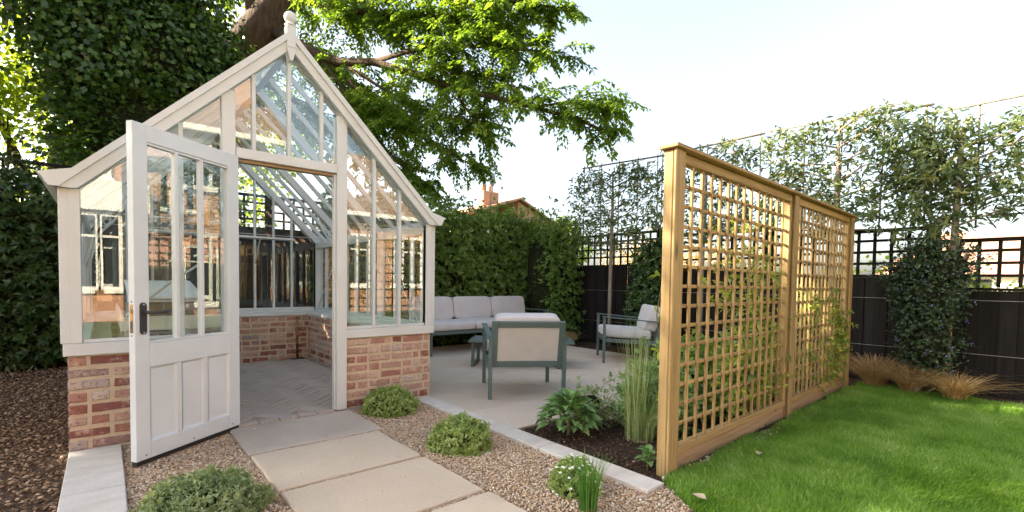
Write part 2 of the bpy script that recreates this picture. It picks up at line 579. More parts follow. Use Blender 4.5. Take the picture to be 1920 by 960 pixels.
M['mound_grey'] = mat_leaf('grey_mound_leaves', [(.11, .17, .07), (.17, .24, .105), (.24, .31, .15), (.38, .43, .28)], .5, .3)
M['sage'] = mat_leaf('sage_leaves', [(.11, .21, .07), (.155, .27, .09), (.21, .34, .12)], .55, .25)
M['reed'] = mat_leaf('reed_blades', [(.15, .22, .07), (.25, .32, .13), (.42, .46, .28)], .5, .3)
M['chive'] = mat_leaf('chive_blades', [(.045, .13, .025), (.07, .19, .03), (.12, .25, .05)], .45, .25)
M['tan'] = mat_leaf('tan_grass', [(.20, .105, .045), (.36, .23, .10), (.48, .35, .17), (.55, .45, .27)], .6, .3)
M['climber'] = mat_leaf('climber_leaves', [(.10, .17, .03), (.19, .26, .045), (.32, .36, .06), (.08, .13, .04)], .45, .35)
M['stem'] = mat_paint('woody_stem', (.11, .085, .045), .8)
M['deadleaf'] = mat_paint('dead_leaf', (.42, .33, .23), .8)

# ------------------------------------------------------------------ ground sheets
def sheet(name, poly, z, mat, kind='structure', th=0.0):
    mb = MB()
    n = len(poly)
    mb.add([(x, y, z) for x, y in poly], [tuple(range(n))])
    o = mb.build(name, mat)
    tag(o, kind=kind)
    return o

tag(sheet('ground', [(-250, -250), (250, -250), (250, 250), (-250, 250)], -0.06, M['earth']), 'wide flat ground beyond the garden fences', 'ground')
tag(sheet('bark_path', [(-7, -6), (0.0, -6), (0.0, 4.2), (-7, 4.2)], -0.016, M['barkbase']), 'dark bark covered ground left of the greenhouse', 'ground')
tag(sheet('gravel_base', [(0.0, -6), (2.45, -6), (2.45, -0.004), (0.0, -0.004)], -0.018, M['gravelbase']), 'sandy gravel bed around the stepping slabs', 'gravel bed')
tag(sheet('lawn', [(2.50, -2.56), (6.85, -2.42), (6.75, -3.6), (6.9, -11), (2.40, -11), (2.40, -6), (2.05, -3.3)], -0.004, M['lawn']), 'short bright green lawn beside the wooden trellis', 'lawn')
tag(sheet('soil_bed', [(2.49, -1.31), (6.2, -1.31), (6.3, 2.0), (7.2, 2.6), (7.2, -6), (6.7, -6), (6.8, -2.42), (2.49, -2.56)], -0.010, M['soil']), 'dark planting bed behind the trellis', 'planting bed')
tag(sheet('hedge_bed', [(-7, 2.9), (2.0, 3.2), (7.2, 2.6), (7.2, 4.4), (-7, 4.4)], -0.013, M['soil']), 'dark soil strip under the hedges', 'planting bed')

# patio of large porcelain tiles
patio = tag(sheet('patio', [(2.50, 0.0), (2.50, -1.30), (6.32, -1.30), (6.42, 2.0), (6.42, 2.97), (2.56, 2.97)], -0.006, M['grout']), 'pale beige paved patio under the garden furniture', 'patio')
tw, tl = 0.60, 0.90
tile_me = {}
def tile_mesh(w, l):
    k = (round(w, 3), round(l, 3))
    if k not in tile_me:
        tile_me[k] = MB().cbox(0, w, 0, l, -0.02, 0.0, 0.0015).mesh('patio_tile'); tile_me[k].materials.append(M['tile'])
    return tile_me[k]
y = -1.30; row = 0
while y < 2.95:
    x = 2.50 if y < 0 else 2.56
    x1 = 6.40
    off = 0.30 if row % 2 else 0.90
    first = True
    while x < x1 - 0.02:
        w = min((off if first else 0.90), x1 - x); first = False
        h = min(0.60, 2.96 - y)
        o = link('patio_tile', tile_mesh(w - 0.006, h - 0.006), patio)
        o.location = (x, y, random.uniform(-0.0008, 0.0008) + 0.001)
        x += w
    y += 0.60; row += 1

# stone edging
edg = tag(MB().box(2.345, 2.485, -2.54, -0.03, -0.05, -0.012).build('stone_edging', M['grout']), 'pale stone strip between gravel and patio', 'edging', kind='structure')
for y0, y1 in ((-0.87, -0.03), (-1.72, -0.875), (-2.555, -1.725)):
    MB().cbox(2.338 + random.uniform(-.003, .003), 2.496, y0, y1, -0.03, 0.012, 0.004).build('edging_stone', M['edging'], edg)
edg2 = tag(MB().box(0.005, 0.245, -3.3, -0.03, -0.05, -0.012).build('stone_edging', M['grout']), 'pale stone strip between bark and gravel', 'edging', kind='structure')
for y0, y1 in ((-0.80, -0.012), (-1.66, -0.806), (-2.5, -1.666)):
    MB().cbox(0.0, 0.25, y0, y1, -0.03, 0.014, 0.005).build('edging_stone', M['edging'], edg2)

# stepping slabs
path = tag(MB().box(0.87, 1.66, -3.2, -0.15, -0.05, -0.014).build('garden_path', M['gravelbase']), 'path of wide sandstone slabs leading to the greenhouse door', 'path', kind='structure')
for k, (xa, xb, ya, yb) in enumerate(((.842, 1.722, -.715, -.075), (.846, 1.672, -1.365, -.748), (.85, 1.676, -2.005, -1.398), (.852, 1.69, -2.65, -2.04), (.85, 1.69, -3.3, -2.69))):
    j = lambda: random.uniform(-.006, .006)
    pts = []
    nS = 9
    for i_ in range(nS): pts.append((xa + (xb - xa) * i_ / nS, ya))
    for i_ in range(nS): pts.append((xb, ya + (yb - ya) * i_ / nS))
    for i_ in range(nS): pts.append((xb - (xb - xa) * i_ / nS, yb))
    for i_ in range(nS): pts.append((xa, yb - (yb - ya) * i_ / nS))
    pts = [(px_ + random.uniform(-.004, .004), py_ + random.uniform(-.004, .004)) for px_, py_ in pts]
    cx_, cy_ = (xa + xb) / 2, (ya + yb) / 2
    nP = len(pts)
    V_ = [(px_, py_, -.03) for px_, py_ in pts] + [(px_, py_, .006 + random.uniform(-.002, .001)) for px_, py_ in pts] + [(cx_ + (px_ - cx_) * .985, cy_ + (py_ - cy_) * .98, .012) for px_, py_ in pts]
    F_ = [(i_, (i_ + 1) % nP, nP + (i_ + 1) % nP, nP + i_) for i_ in range(nP)] + [(nP + i_, nP + (i_ + 1) % nP, 2 * nP + (i_ + 1) % nP, 2 * nP + i_) for i_ in range(nP)] + [tuple(range(2 * nP, 3 * nP))]
    mb = MB().add(V_, F_)
    o = mb.build('paving_slab', M['slab_grey'] if k == 0 else M['slab'], path)
    if k == 0: o["label"] = "grey-toned slab at the door threshold"

# gravel stones
def scatter_pebbles(name, polys, n, size, mat, flat=0.6, z=-0.012, smooth=True):
    P = []
    areas = [abs((x1 - x0) * (y1 - y0)) for x0, x1, y0, y1 in polys]
    for (x0, x1, y0, y1), a in zip(polys, areas):
        m = int(n * a / sum(areas))
        P.append(np.stack([rng.uniform(x0, x1, m), rng.uniform(y0, y1, m), np.full(m, z)], 1))
    P = np.concatenate(P); m = len(P)
    base = np.array([[1, 0, 0], [-1, 0, 0], [0, 1, 0], [0, -1, 0], [0, 0, 1], [0, 0, -1]], float)
    faces = np.array([[0, 2, 4], [2, 1, 4], [1, 3, 4], [3, 0, 4], [2, 0, 5], [1, 2, 5], [3, 1, 5], [0, 3, 5]])
    s = rng.uniform(size[0], size[1], m) * rng.uniform(.7, 1.15, m)
    sc = np.stack([s, s * rng.uniform(.6, 1, m), s * rng.uniform(flat * .6, flat, m)], 1)
    V = base[None] * sc[:, None, :] * rng.uniform(.8, 1.25, (m, 6, 1))
    # random tilt then spin
    ax, ay, az = rng.uniform(-.6, .6, m), rng.uniform(-.6, .6, m), rng.uniform(0, 6.28, m)
    for ang, (i, j) in ((ax, (1, 2)), (ay, (0, 2)), (az, (0, 1))):
        c, q = np.cos(ang)[:, None], np.sin(ang)[:, None]
        a, b = V[:, :, i].copy(), V[:, :, j].copy()
        V[:, :, i], V[:, :, j] = a * c - b * q, a * q + b * c
    V = V + P[:, None, :] + np.array([0, 0, 1]) * (rng.uniform(-.3, .8, m) * s)[:, None, None]
    F = (np.arange(m)[:, None, None] * 6 + faces[None]).reshape(-1, 3)
    return np_mesh(name, V.reshape(-1, 3), F, mat, np.repeat(rng.random(m), 6), smooth=smooth)

g = scatter_pebbles('gravel', [(.252, .84, -2.4, -.02), (1.70, 2.335, -2.56, -.01), (1.70, 2.56, -2.8, -2.56), (1.68, 2.25, -3.3, -2.8), (.87, 1.66, -.748, -.715), (.87, 1.66, -1.398, -1.365), (.87, 1.68, -2.04, -2.005), (.92, 1.66, -.075, -.03)], 56000, (.0045, .0105), M['gravel'])
tag(g, 'fine buff and brown gravel around the slabs', 'gravel', kind='stuff')
g = scatter_pebbles('joint_gravel', [(.86, 1.67, -.750, -.712), (.86, 1.67, -1.400, -1.362), (.86, 1.68, -2.042, -2.002), (.92, 1.66, -.078, -.03)], 2600, (.004, .008), M['gravel'], .7, -.004)
tag(g, 'narrow lines of gravel filling the joints between the slabs', 'gravel', kind='stuff')
g = scatter_pebbles('stray_gravel', [(.86, 1.66, -2.6, -.1), (1.60, 1.68, -2.6, -.1), (.86, .93, -2.6, -.1), (2.345, 2.40, -2.5, -.1)], 170, (.003, .007), M['gravel'], .6, .0125)
tag(g, 'a few stray gravel stones lying on the slabs', 'gravel', kind='stuff')
g = scatter_pebbles('pebbles', [(2.56, 6.4, -2.575, -2.50)], 2200, (.006, .016), M['gravel'], .7, -0.004)
tag(g, 'thin line of loose pebbles along the foot of the trellis', 'pebbles', kind='stuff')
g = scatter_pebbles('bark_mulch', [(-2.2, -0.002, -2.2, 3.9)], 30000, (.006, .019), M['chips'], .34, -0.008, False)
tag(g, 'loose brown bark chips left of the greenhouse', 'bark mulch', kind='stuff')
g = scatter_pebbles('soil_crumbs', [(2.51, 4.2, -2.5, -1.32), (6.3, 7.1, -4.2, 2.4)], 9000, (.004, .014), M['crumbs'], .6, -0.006, False)
tag(g, 'dark crumbs and bark bits on the planting bed', 'soil', kind='stuff')

# ------------------------------------------------------------------ lawn grass
def blades(name, P, H, W, lean, mat, tint=None, parent=None, curl=0.35, seg=2):
    """grass blades: ribbon of seg quads and a tip"""
    n = len(P)
    a = rng.uniform(0, 2 * math.pi, n)
    side = np.stack([np.cos(a), np.sin(a), np.zeros(n)], 1)
    H = np.broadcast_to(H, (n,))[:, None]; W = np.broadcast_to(W, (n,))[:, None]
    rows = []
    for k in range(seg + 1):
        t = k / (seg + 1.0)
        c = P + np.array([0, 0, 1]) * H * (t - curl * 0.25 * t * t) + lean * H * (t * t)
        w = side * W * (1 - 0.55 * t) * 0.5
        rows += [c - w, c + w]
    tip = P + np.array([0, 0, 1]) * H * (1 - curl * 0.6) + lean * H
    rows.append(tip)
    k = len(rows)
    V = np.stack(rows, 1).reshape(-1, 3)
    T = []
    for s in range(seg):
        i = 2 * s
        T += [[i, i + 1, i + 3], [i, i + 3, i + 2]]
    T.append([2 * seg, 2 * seg + 1, 2 * seg + 2])
    F = np.concatenate([np.arange(n)[:, None] * k + np.array([t]) for t in T], 0)
    if tint is None: tint = rng.random(n)
    return np_mesh(name, V, F, mat, np.repeat(tint, k), parent=parent)

def lawn_points(n):
    x = 2.05 + 4.85 * rng.random(n) ** 1.25
    y = rng.uniform(-4.7, -2.40, n)
    edge_y = -2.535 + (x - 2.5) * 0.031 + 0.03 * np.sin(x * 9) * np.sin(x * 3.7)
    left = 2.06 + np.clip((y + 3.3) / 0.74, 0, 1) * 0.45 + .02 * np.sin(y * 21)
    right = 6.80 - np.clip((-2.75 - y), 0, 1) * 0.08 + .04 * np.sin(y * 13)
    m = (y < edge_y) & (x > left) & (x < right)
    return x[m], y[m]
x, y = lawn_points(330000)
def fbm(x, y, f, seed):
    r = np.random.default_rng(seed); s = 0
    for k in range(5):
        a = r.uniform(0, 6.28); ph = r.uniform(0, 6.28, 2); ff = f * (1.6 ** k)
        s = s + np.sin(ff * (x * math.cos(a) + y * math.sin(a)) + ph[0]) * np.sin(ff * (y * math.cos(a) - x * math.sin(a)) + ph[1]) / (1.25 ** k)
    return s / 2.5
pt = fbm(x, y, 3.2, 3)
tint = np.clip(.38 + .42 * pt + .16 * fbm(x, y, 9.0, 5) + rng.normal(0, .20, len(x)), 0, 1)
P = np.stack([x, y, np.full(len(x), -.006)], 1)
lean_dir = np.stack([np.cos(3 * fbm(x, y, 2.1, 8)), np.sin(3 * fbm(x, y, 2.1, 8)), np.zeros(len(x))], 1)
lean = lean_dir * .28 + rng.normal(0, .38, (len(x), 3)) * np.array([1, 1, 0])
gr = blades('grass', P, rng.uniform(.024, .060, len(x)) * (1 + .3 * pt), rng.uniform(.0026, .0052, len(x)), lean, M['grass'], tint, curl=.3, seg=1)
tag(gr, 'short bright green mown grass of the lawn', 'grass', kind='stuff')


# ------------------------------------------------------------------ greenhouse
GW, GD, WH = 2.544, 3.13, 0.60           # width, depth, brick wall height
EZ = 1.62                                 # eaves
RZ = 2.93                                 # ridge of the frame
CX = GW / 2
gh = tag(empty('greenhouse'), 'off-white Victorian style greenhouse on low reclaimed brick walls', 'greenhouse')

def brick_meshes(length, n, face):
    """brick with worn arrises, long axis x, outer face towards -y"""
    out = []
    for k in range(n):
        c = 0.007
        L, H, D = length, .055, .10
        jj = lambda s=.003: random.uniform(-s, s)
        f = [(c + jj(), 0 + jj(.002), c + jj()), (L - c + jj(), jj(.002), c + jj()), (L - c + jj(), jj(.002), H - c + jj()), (c + jj(), jj(.002), H - c + jj())]
        mid = [(L * .5, jj(.003) - .002, c + jj()), (L * .5, jj(.003) - .002, H - c + jj())]
        b = [(jj(.002), c, jj(.002)), (L + jj(.002), c, jj(.002)), (L + jj(.002), c, H + jj(.002)), (jj(.002), c, H + jj(.002))]
        e = [(0, D, 0), (L, D, 0), (L, D, H), (0, D, H)]
        v = f + mid + b + e
        fs = [(0, 4, 5, 3), (4, 1, 2, 5), (6, 7, 1, 4, 0), (7, 8, 2, 1), (8, 9, 3, 5, 2), (9, 6, 0, 3), (6, 10, 11, 7), (7, 11, 12, 8), (8, 12, 13, 9), (9, 13, 10, 6)]
        me = MB().add(v, fs).mesh('brick'); me.materials.append(M['brick'])
        out.append(me)
    return out
BR = {L: brick_meshes(L, 6, 0) for L in (.197, .088, .145, .055)}

def brick_face(wall, x0, y0, rz, length, seed, joined=None, courses=8):
    """lay courses along a face; objects under wall, or appended to a joined MB"""
    rd = random.Random(seed)
    pitch = WH / courses
    for r_ in range(courses):
        s = 0.0
        k = r_ % 2
        if k: pat = [.088, .197, .088, .197]
        else: pat = [.197, .088, .197, .088]
        if rd.random() < .35: pat = pat[1:] + pat[:1]
        i = 0
        while s < length - .03:
            L = pat[i % 4]; i += 1
            if rd.random() < .22: L = .197 if L == .088 else .088
            rem = length - s
            if rem < L + .055:
                L = min((.197, .145, .088, .055), key=lambda q: abs(q - rem + .002))
                if L > rem + .004: L = .055
            me = rd.choice(BR[L])
            inset = rd.uniform(-.003, .003)
            m = Matrix.Translation((x0, y0, 0)) @ Matrix.Rotation(rz, 4, 'Z') @ Matrix.Translation((s, inset, r_ * pitch + .010 + rd.uniform(-.0015, .0015))) @ Matrix.Rotation(rd.uniform(-.012, .012), 4, 'Y')
            if joined is None:
                o = link('brick', me, wall); o.matrix_local = m
            else:
                joined.add([m @ v.co for v in me.vertices], [tuple(p.vertices) for p in me.polygons])
            s += L + rd.uniform(.014, .022)

TW = .225
walls = {}
def core(x0, x1, y0, y1):
    i = .005
    return MB().box(x0 + i, x1 - i, y0 + i, y1 - i, -.05, WH - .004)
wl_ = core(0, .835, 0, TW).build('front_wall', M['mortar'], gh); wl_["label"] = "low brick wall under the left front panes"
brick_face(wl_, 0, 0, 0, .83, 1)
wr_ = core(1.715, GW, 0, TW).build('front_wall', M['mortar'], gh); wr_["label"] = "low brick wall under the right front panes"
brick_face(wr_, 1.72, 0, 0, GW - 1.72, 2)
wb_ = core(0, GW, GD - TW, GD).build('back_wall', M['mortar'], gh)
brick_face(wb_, TW, GD - TW, 0, GW - 2 * TW, 3)
ws_ = core(GW - TW, GW, TW - .02, GD - TW + .02).build('side_wall', M['mortar'], gh)
brick_face(ws_, GW - TW, GD - TW, -math.pi / 2, GD - 2 * TW, 4)
wq_ = core(0, TW, TW - .02, GD - TW + .02).build('side_wall', M['mortar'], gh)
jm = MB()
brick_face(None, 0, GD, -math.pi / 2, GD - .11, 5, jm)
brick_face(None, GW, .11, math.pi / 2, GD - .11, 6, jm)
brick_face(None, GW, GD, math.pi, GW, 7, jm)
brick_face(None, TW, TW, math.pi / 2, GD - 2 * TW, 8, jm)
o = jm.build('outer_brick_courses', M['brick'], gh); o["kind"] = "stuff"

# herringbone floor
fl = tag(MB().box(TW - .02, GW - TW + .02, -.03, GD - TW + .02, -.05, .0).build('greenhouse_floor', M['paver_joint']), 'grey riven herringbone paving inside the greenhouse', 'floor', kind='structure')
PL, PW = .24, .08
pav = []
for k in range(4):
    mb = MB().cbox(-PL / 2 + .0015, PL / 2 - .0015, -PW / 2 + .0015, PW / 2 - .0015, -.02, .013, .0035)
    mb.v = [(a, b, c + (random.uniform(-.003, .003) if c > 0 else 0)) for a, b, c in mb.v]
    me = mb.mesh('paver'); me.materials.append(M['paver']); pav.append(me)
cand = []
c45 = math.cos(.7854)
for i in range(-45, 46):
    for j in range(-45, 46):
        t_ = (i - j) % 6
        if t_ == 0: cx_, cy_, a = (i + 1.5) * PW, (j + .5) * PW, 0.0
        elif t_ == 5: cx_, cy_, a = (i + .5) * PW, (j + 1.5) * PW, math.pi / 2
        else: continue
        cand.append(((cx_ - cy_) * c45 + 1.27, (cx_ + cy_) * c45 + 1.4, a + .7854))
seen = set(); rest = MB(); cnt = 0
cand.sort(key=lambda t: (t[1] + abs(t[0] - 1.6)))
for (u, w, a) in cand:
    key = (round(u, 2), round(w, 2))
    if key in seen: continue
    seen.add(key)
    e = .088
    if not (TW + e < u < GW - TW - e and e - .02 < w < GD - TW - e): continue
    m = Matrix.Translation((u, w, random.uniform(-.001, .002))) @ Matrix.Rotation(a, 4, 'Z')
    me = random.choice(pav)
    if u > .75 and cnt < 290:
        o = link('paver', me, fl); o.matrix_local = m; cnt += 1
    else:
        rest.add([m @ v.co for v in me.vertices], [tuple(p.vertices) for p in me.polygons])
# border row along the threshold
for k in range(5):
    o = MB().cbox(.915 + k * .143, 1.05 + k * .143, -.028, .058, -.02, .0125, .004).build('paver', M['paver'], fl)
if rest.v:
    o = rest.build('shaded_pavers', M['paver'], fl); o["kind"] = "stuff"

# sills
def sill(x0, x1, y0, y1, nm='sill'):
    return MB().cbox(x0, x1, y0, y1, WH + .002, WH + .078, .004).build(nm, M['paint'], gh)
sill(-.018, .832, -.03, .10); sill(1.718, GW + .02, -.03, .10)
sill(-.018, .10, .102, GD - .102); sill(GW - .10, GW + .018, .102, GD - .102)
sill(-.018, GW + .018, GD - .10, GD + .03)
# inner stone-coloured ledge on the wall tops
MB().cbox(TW * .45, GW - TW * .45, GD - TW - .012, GD - .102, WH + .002, WH + .05, .005).build('wall_ledge', M['paint'], gh)
MB().cbox(GW - TW - .012, GW - .102, TW * .5, GD - TW - .014, WH + .002, WH + .05, .005).build('wall_ledge', M['paint'], gh)

SZ = WH + .078
def post(x0, x1, y0, y1, z0, z1, nm='corner_post', c=.004):
    return MB().cbox(x0, x1, y0, y1, z0, z1, c).build(nm, M['paint'], gh)
# corner posts: two-step profile
for sx in (0, 1):
    for sy in (0, 1):
        x0 = -.028 if not sx else GW - .072
        y0 = -.022 if not sy else GD - .078
        mb = MB().cbox(x0, x0 + .10, y0, y0 + .10, SZ + .001, EZ, .004)
        xe = x0 + (.045 if not sx else .055)
        mb.cbox(min(xe, x0 + (.10 if not sx else 0)), max(xe, x0 + (.10 if not sx else 0)), y0 - .008 if not sy else y0 + .012, y0 + .05 if not sy else y0 + .108, SZ + .001, EZ, .003)
        mb.build('corner_post', M['paint'], gh)
def gz(x):
    """underside of the barge board at x"""
    return 2.83 - abs(x - CX) * 1.0
DL, DR = .908, 1.636                      # door opening
post(.822, DL, -.03, .06, .005, gz(.822) + .05, 'door_post'); post(DR, 1.722, -.03, .06, .005, gz(1.722) + .05, 'door_post')
# inner rebate strips of the posts
post(DR - .018, DR - .001, -.012, .03, .012, 1.955, 'door_stop', .002); post(DL + .001, DL + .018, .018, .06, .012, 1.955, 'door_stop', .002)
post(DL + .002, DR - .002, -.034, .06, 1.962, 2.035, 'lintel')
MB().cbox(DL + .02, DR - .02, -.010, .05, 1.938, 1.960, .002).build('door_stop', M['grave_x'], gh)
def bar(a, b, w, h, nm='glazing_bar', up=(0, 0, 1), c=.003, mat='paint'):
    return MB().bar(a, b, w, h, up, c).build(nm, M[mat], gh)
# front mullions
for x in (.34, .582): bar((x, -.005, SZ + .001), (x, -.005, gz(x)), .026, .045, 'mullion', (0, 1, 0))
for x in (1.962, 2.204): bar((x, -.005, SZ + .001), (x, -.005, gz(x)), .026, .045, 'mullion', (0, 1, 0))
for x in (1.028, CX, 1.516): bar((x, -.005, 2.036), (x, -.005, gz(x)), .026, .045, 'mullion', (0, 1, 0))
# transom rail above the left and right panes is absent; thin bead at the glass foot
for x0, x1 in ((.074, .82), (1.724, GW - .074)): bar((x0, .0, SZ + .012), (x1, .0, SZ + .012), .03, .022, 'glass_bead')
# gable barge boards front and back: wide board with a capping strip
for yy, sgn in ((-.052, -1), (GD + .052, 1)):
    for s in (-1, 1):
        e = CX + .068
        p0 = Vector((CX + s * e, yy, RZ - e + .045 - .02)); p1 = Vector((CX + s * .03, yy, RZ - .03 + .045 - .02))
        def strip(zu, zl, y0_, y1_):
            dl, du = RZ + zl - EZ, RZ + zu - EZ
            pl = [(CX, RZ + zl), (CX + s * dl, EZ), (CX + s * min(du, e), EZ), (CX + s * min(du, e), RZ + zu - min(du, e)), (CX, RZ + zu)]
            if du <= e: pl.pop(3)
            return MB().prism(pl if s > 0 else pl[::-1], 'y', y0_, y1_)
        bb = strip(-.0185, -.10, yy - .017, yy + .017).build('barge_board', M['paint'], gh)
        strip(.037, -.018, yy - .028 + sgn * .004, yy + .028 + sgn * .004).build('barge_capping', M['paint'], bb)
    # finial
    fy = yy + sgn * .0
    mb = MB().cbox(CX - .034, CX + .034, fy - .036, fy + .036, 2.83, 3.0, .006)
    mb.add([(CX - .034, fy - .036, 2.832), (CX + .034, fy - .036, 2.832), (CX + .034, fy + .036, 2.832), (CX - .034, fy + .036, 2.832), (CX - .010, fy - .03, 2.74), (CX + .010, fy - .03, 2.74), (CX + .010, fy + .03, 2.74), (CX - .010, fy + .03, 2.74)],
           [(1, 0, 4, 5), (2, 1, 5, 6), (3, 2, 6, 7), (0, 3, 7, 4), (4, 7, 6, 5)])
    fin = mb.build('finial', M['paint'], gh)
    prof = [(.0, 3.0), (.04, 3.0), (.042, 3.008), (.03, 3.016), (.024, 3.024)] + [(.045 * math.sin(t), 3.066 - .045 * math.cos(t)) for t in [R(d) for d in (35, 50, 65, 80, 95, 110, 125, 140, 155, 168, 180)]]
    MB().lathe(prof, CX, fy, 24).build('finial_ball', M['paint'], fin)
# gutters with curved ogee profile, ends visible on the gable
for s in (-1, 1):
    prof = [(0, 0), (.052, 0), (.085, .018), (.098, .05), (.122, .072), (.122, .080), (.085, .066), (.07, .035), (.045, .018), (.0, .018)]
    bx = .028 - .02 if s < 0 else GW - .008
    poly = [((bx - d if s < 0 else bx + d), EZ - .002 + z) for d, z in prof]
    MB().prism(poly if s > 0 else poly[::-1], 'y', -.066, GD + .066).build('gutter', M['paint'], gh)
    # end cap fills the curve
    cap = [(bx + s * d, EZ - .002 + z) for d, z in [(-.04, 0), (.052, 0), (.085, .018), (.098, .05), (.122, .076), (.08, .088), (-.04, .12)]]
    for yy in (-.070, GD + .036):
        MB().prism(cap if s > 0 else cap[::-1], 'y', yy, yy + .034).build('gutter_end', M['paint'], gh)
    # eaves beam
    x0 = .0 if s < 0 else GW - .07
    MB().cbox(x0, x0 + .07, .08, GD - .08, EZ - .085, EZ - .003, .004).build('eaves_beam', M['paint'], gh)
# ridge
MB().cbox(CX - .03, CX + .03, -.022, GD + .022, RZ - .10, RZ + .005, .005).build('ridge', M['paint'], gh)
# roof rafters and glazing bars, side mullions
MAIN = (1.05, 2.09)
ys = [.35, .70, 1.05, 1.40, 1.745, 2.09, 2.44, 2.78]
for s in (-1, 1):
    ex = CX + s * (CX - .0)
    n = Vector((s * .7071, 0, .7071))
    for yv in ys:
        w, h = (.06, .075) if yv in MAIN else (.024, .04)
        a = Vector((ex, yv, EZ + .01)); b = Vector((CX + s * .02, yv, RZ - .03))
        off = -n * (h / 2)
        bar(a + off, b + off, w, h, 'rafter' if yv in MAIN else 'glazing_bar', n)
    xs = .012 if s < 0 else GW - .012
    for yv in ys:
        if yv in MAIN:
            post(xs - .035 if s > 0 else xs - .02, xs + .02 if s > 0 else xs + .035, yv - .05, yv + .05, SZ + .001, EZ - .086, 'side_post')
        else:
            bar((xs, yv, SZ + .001), (xs, yv, EZ - .086), .045, .024, 'mullion', (0, 1, 0))
    for ya, yb in ((.08, GD - .08),):
        MB().cbox(xs - .02, xs + .02, ya, yb, SZ + .001, SZ + .022, .003).build('glass_bead', M['paint'], gh)
    # gable edge rafters inside
    for yv in (.03, GD - .03):
        a = Vector((ex, yv, EZ + .01)); b = Vector((CX + s * .02, yv, RZ - .03))
        bar(a - n * .03, b - n * .03, .05, .06, 'rafter', n)
    # purlin half way up
    mx_ = (ex + CX) / 2; mz = (EZ + RZ) / 2 - .07
    # cast spandrel brackets at the main rafters
    for yv in MAIN:
        sx = s
        ox = GW - .045 if s > 0 else .045
        def q(dx, z): return (ox - sx * dx, yv, z)
        mb = MB()
        arc = [q(.0 + .0, 1.18), q(.03, 1.24), q(.055, 1.33), q(.075, 1.44), q(.12, 1.53), q(.20, 1.62), q(.27, 1.74), q(.33, 1.85)]
        mb.tube(arc, [.009, .012, .012, .012, .012, .012, .012, .010], 8)
        cw, cz = .115, 1.645
        ring = [q(cw + .07 * math.cos(t), cz + .07 * math.sin(t)) for t in np.linspace(0, 2 * math.pi, 21)]
        mb.tube(ring, .009, 6, False)
        hub = [q(cw + .02 * math.cos(t), cz + .02 * math.sin(t)) for t in np.linspace(0, 2 * math.pi, 11)]
        mb.tube(hub, .009, 6, False)
        for t in np.linspace(0, 2 * math.pi, 7)[:-1]:
            mb.tube([q(cw + .022 * math.cos(t), cz + .022 * math.sin(t)), q(cw + .066 * math.cos(t), cz + .066 * math.sin(t))], .007, 6)
        mb.build('scroll_bracket', M['paint'], gh)
    # wind brace rods
    xr = GW - .06 if s > 0 else .06
    MB().tube([(xr, .14, SZ + .03), (xr, .98, EZ - .12)], .006, 8).build('brace_rod', M['paint'], gh)
    MB().tube([(xr, GD - .14, SZ + .03), (xr, 2.16, EZ - .12)], .006, 8).build('brace_rod', M['paint'], gh)
# tie rods across
for yv in MAIN:
    MB().tube([(.05, yv, 1.60), (GW - .05, yv, 1.60)], .0035, 6).build('tie_rod', M['wire'], gh)
# back gable
bxs = [CX + d for d in (-.89, -.66, -.43, -.20, .20, .43, .66, .89)]
for x in bxs: bar((x, GD - .02, SZ + .001), (x, GD - .02, gz(x) + .03), .026, .045, 'mullion', (0, 1, 0))
MB().cbox(.08, GW - .08, GD - .045, GD - .002, SZ + .001, SZ + .026, .003).build('glass_bead', M['paint'], gh)
MB().cbox(.40, 2.10, 2.74, 2.93, 1.605, 1.632, .004).build('shelf', M['paint'], gh)
for x in (.62, 1.20, 1.70):
    MB().tube([(x, GD - .06, 1.30), (x, 2.98, 1.38), (x, 2.93, 1.48), (x, 2.86, 1.56), (x, 2.78, 1.602)], .008, 8).build('shelf_bracket', M['paint'], gh)
# copper overflow pipe and drain in the back corner
MB().tube([(2.17, GD - TW - .03, .02), (2.17, GD - TW - .03, WH - .01)], .014, 8).build('drain_pipe', M['brass'], gh)
MB().cbox(2.07, 2.25, GD - TW - .10, GD - TW - .01, .016, .026, .003).build('drain_grate', M['black'], gh)

# panes: 4 mm thick
def pane_poly(poly, axis, a, b):
    return MB().prism(poly, axis, a, b).build('pane', M['glass'], gh)
def gable_panes(edges, z0, yv, zt):
    for xa, xb in zip(edges[:-1], edges[1:]):
        xa2, xb2 = xa + .012, xb - .012
        lo = z0(xa, xb) if callable(z0) else z0
        pts = [(xa2, lo), (xb2, lo), (xb2, zt(xb2)), (xa2, zt(xa2))]
        if xa2 < CX < xb2: pts = [(xa2, lo), (xb2, lo), (xb2, zt(xb2)), (CX, zt(CX)), (xa2, zt(xa2))]
        if min(zt(xa2), zt(xb2)) - lo > .02: pane_poly(pts, 'y', yv - .002, yv + .002)
zt = lambda x: gz(x) + .02
gable_panes([.055, .34, .582, .835], SZ + .018, .0, zt)
gable_panes([.895, 1.028, CX, 1.516, 1.650], 2.03, .0, zt)
gable_panes([1.71, 1.962, 2.204, GW - .055], SZ + .018, .0, zt)
gable_panes([.05] + bxs + [GW - .05], SZ + .02, GD - .02, zt)
yedge = [.06] + ys + [GD - .06]
for s in (-1, 1):
    xs = .012 if s < 0 else GW - .012
    n = Vector((s * .7071, 0, .7071))
    for ya, yb in zip(yedge[:-1], yedge[1:]):
        MB().box(xs - .002, xs + .002, ya + .008, yb - .008, SZ + .018, EZ - .084).build('pane', M['glass'], gh)
        a = Vector((CX + s * (CX + .01), (ya + yb) / 2, EZ + .012)); b = Vector((CX + s * .025, (ya + yb) / 2, RZ - .015))
        MB().bar(a, b, yb - ya - .012, .004, n).build('pane', M['glass'], gh)

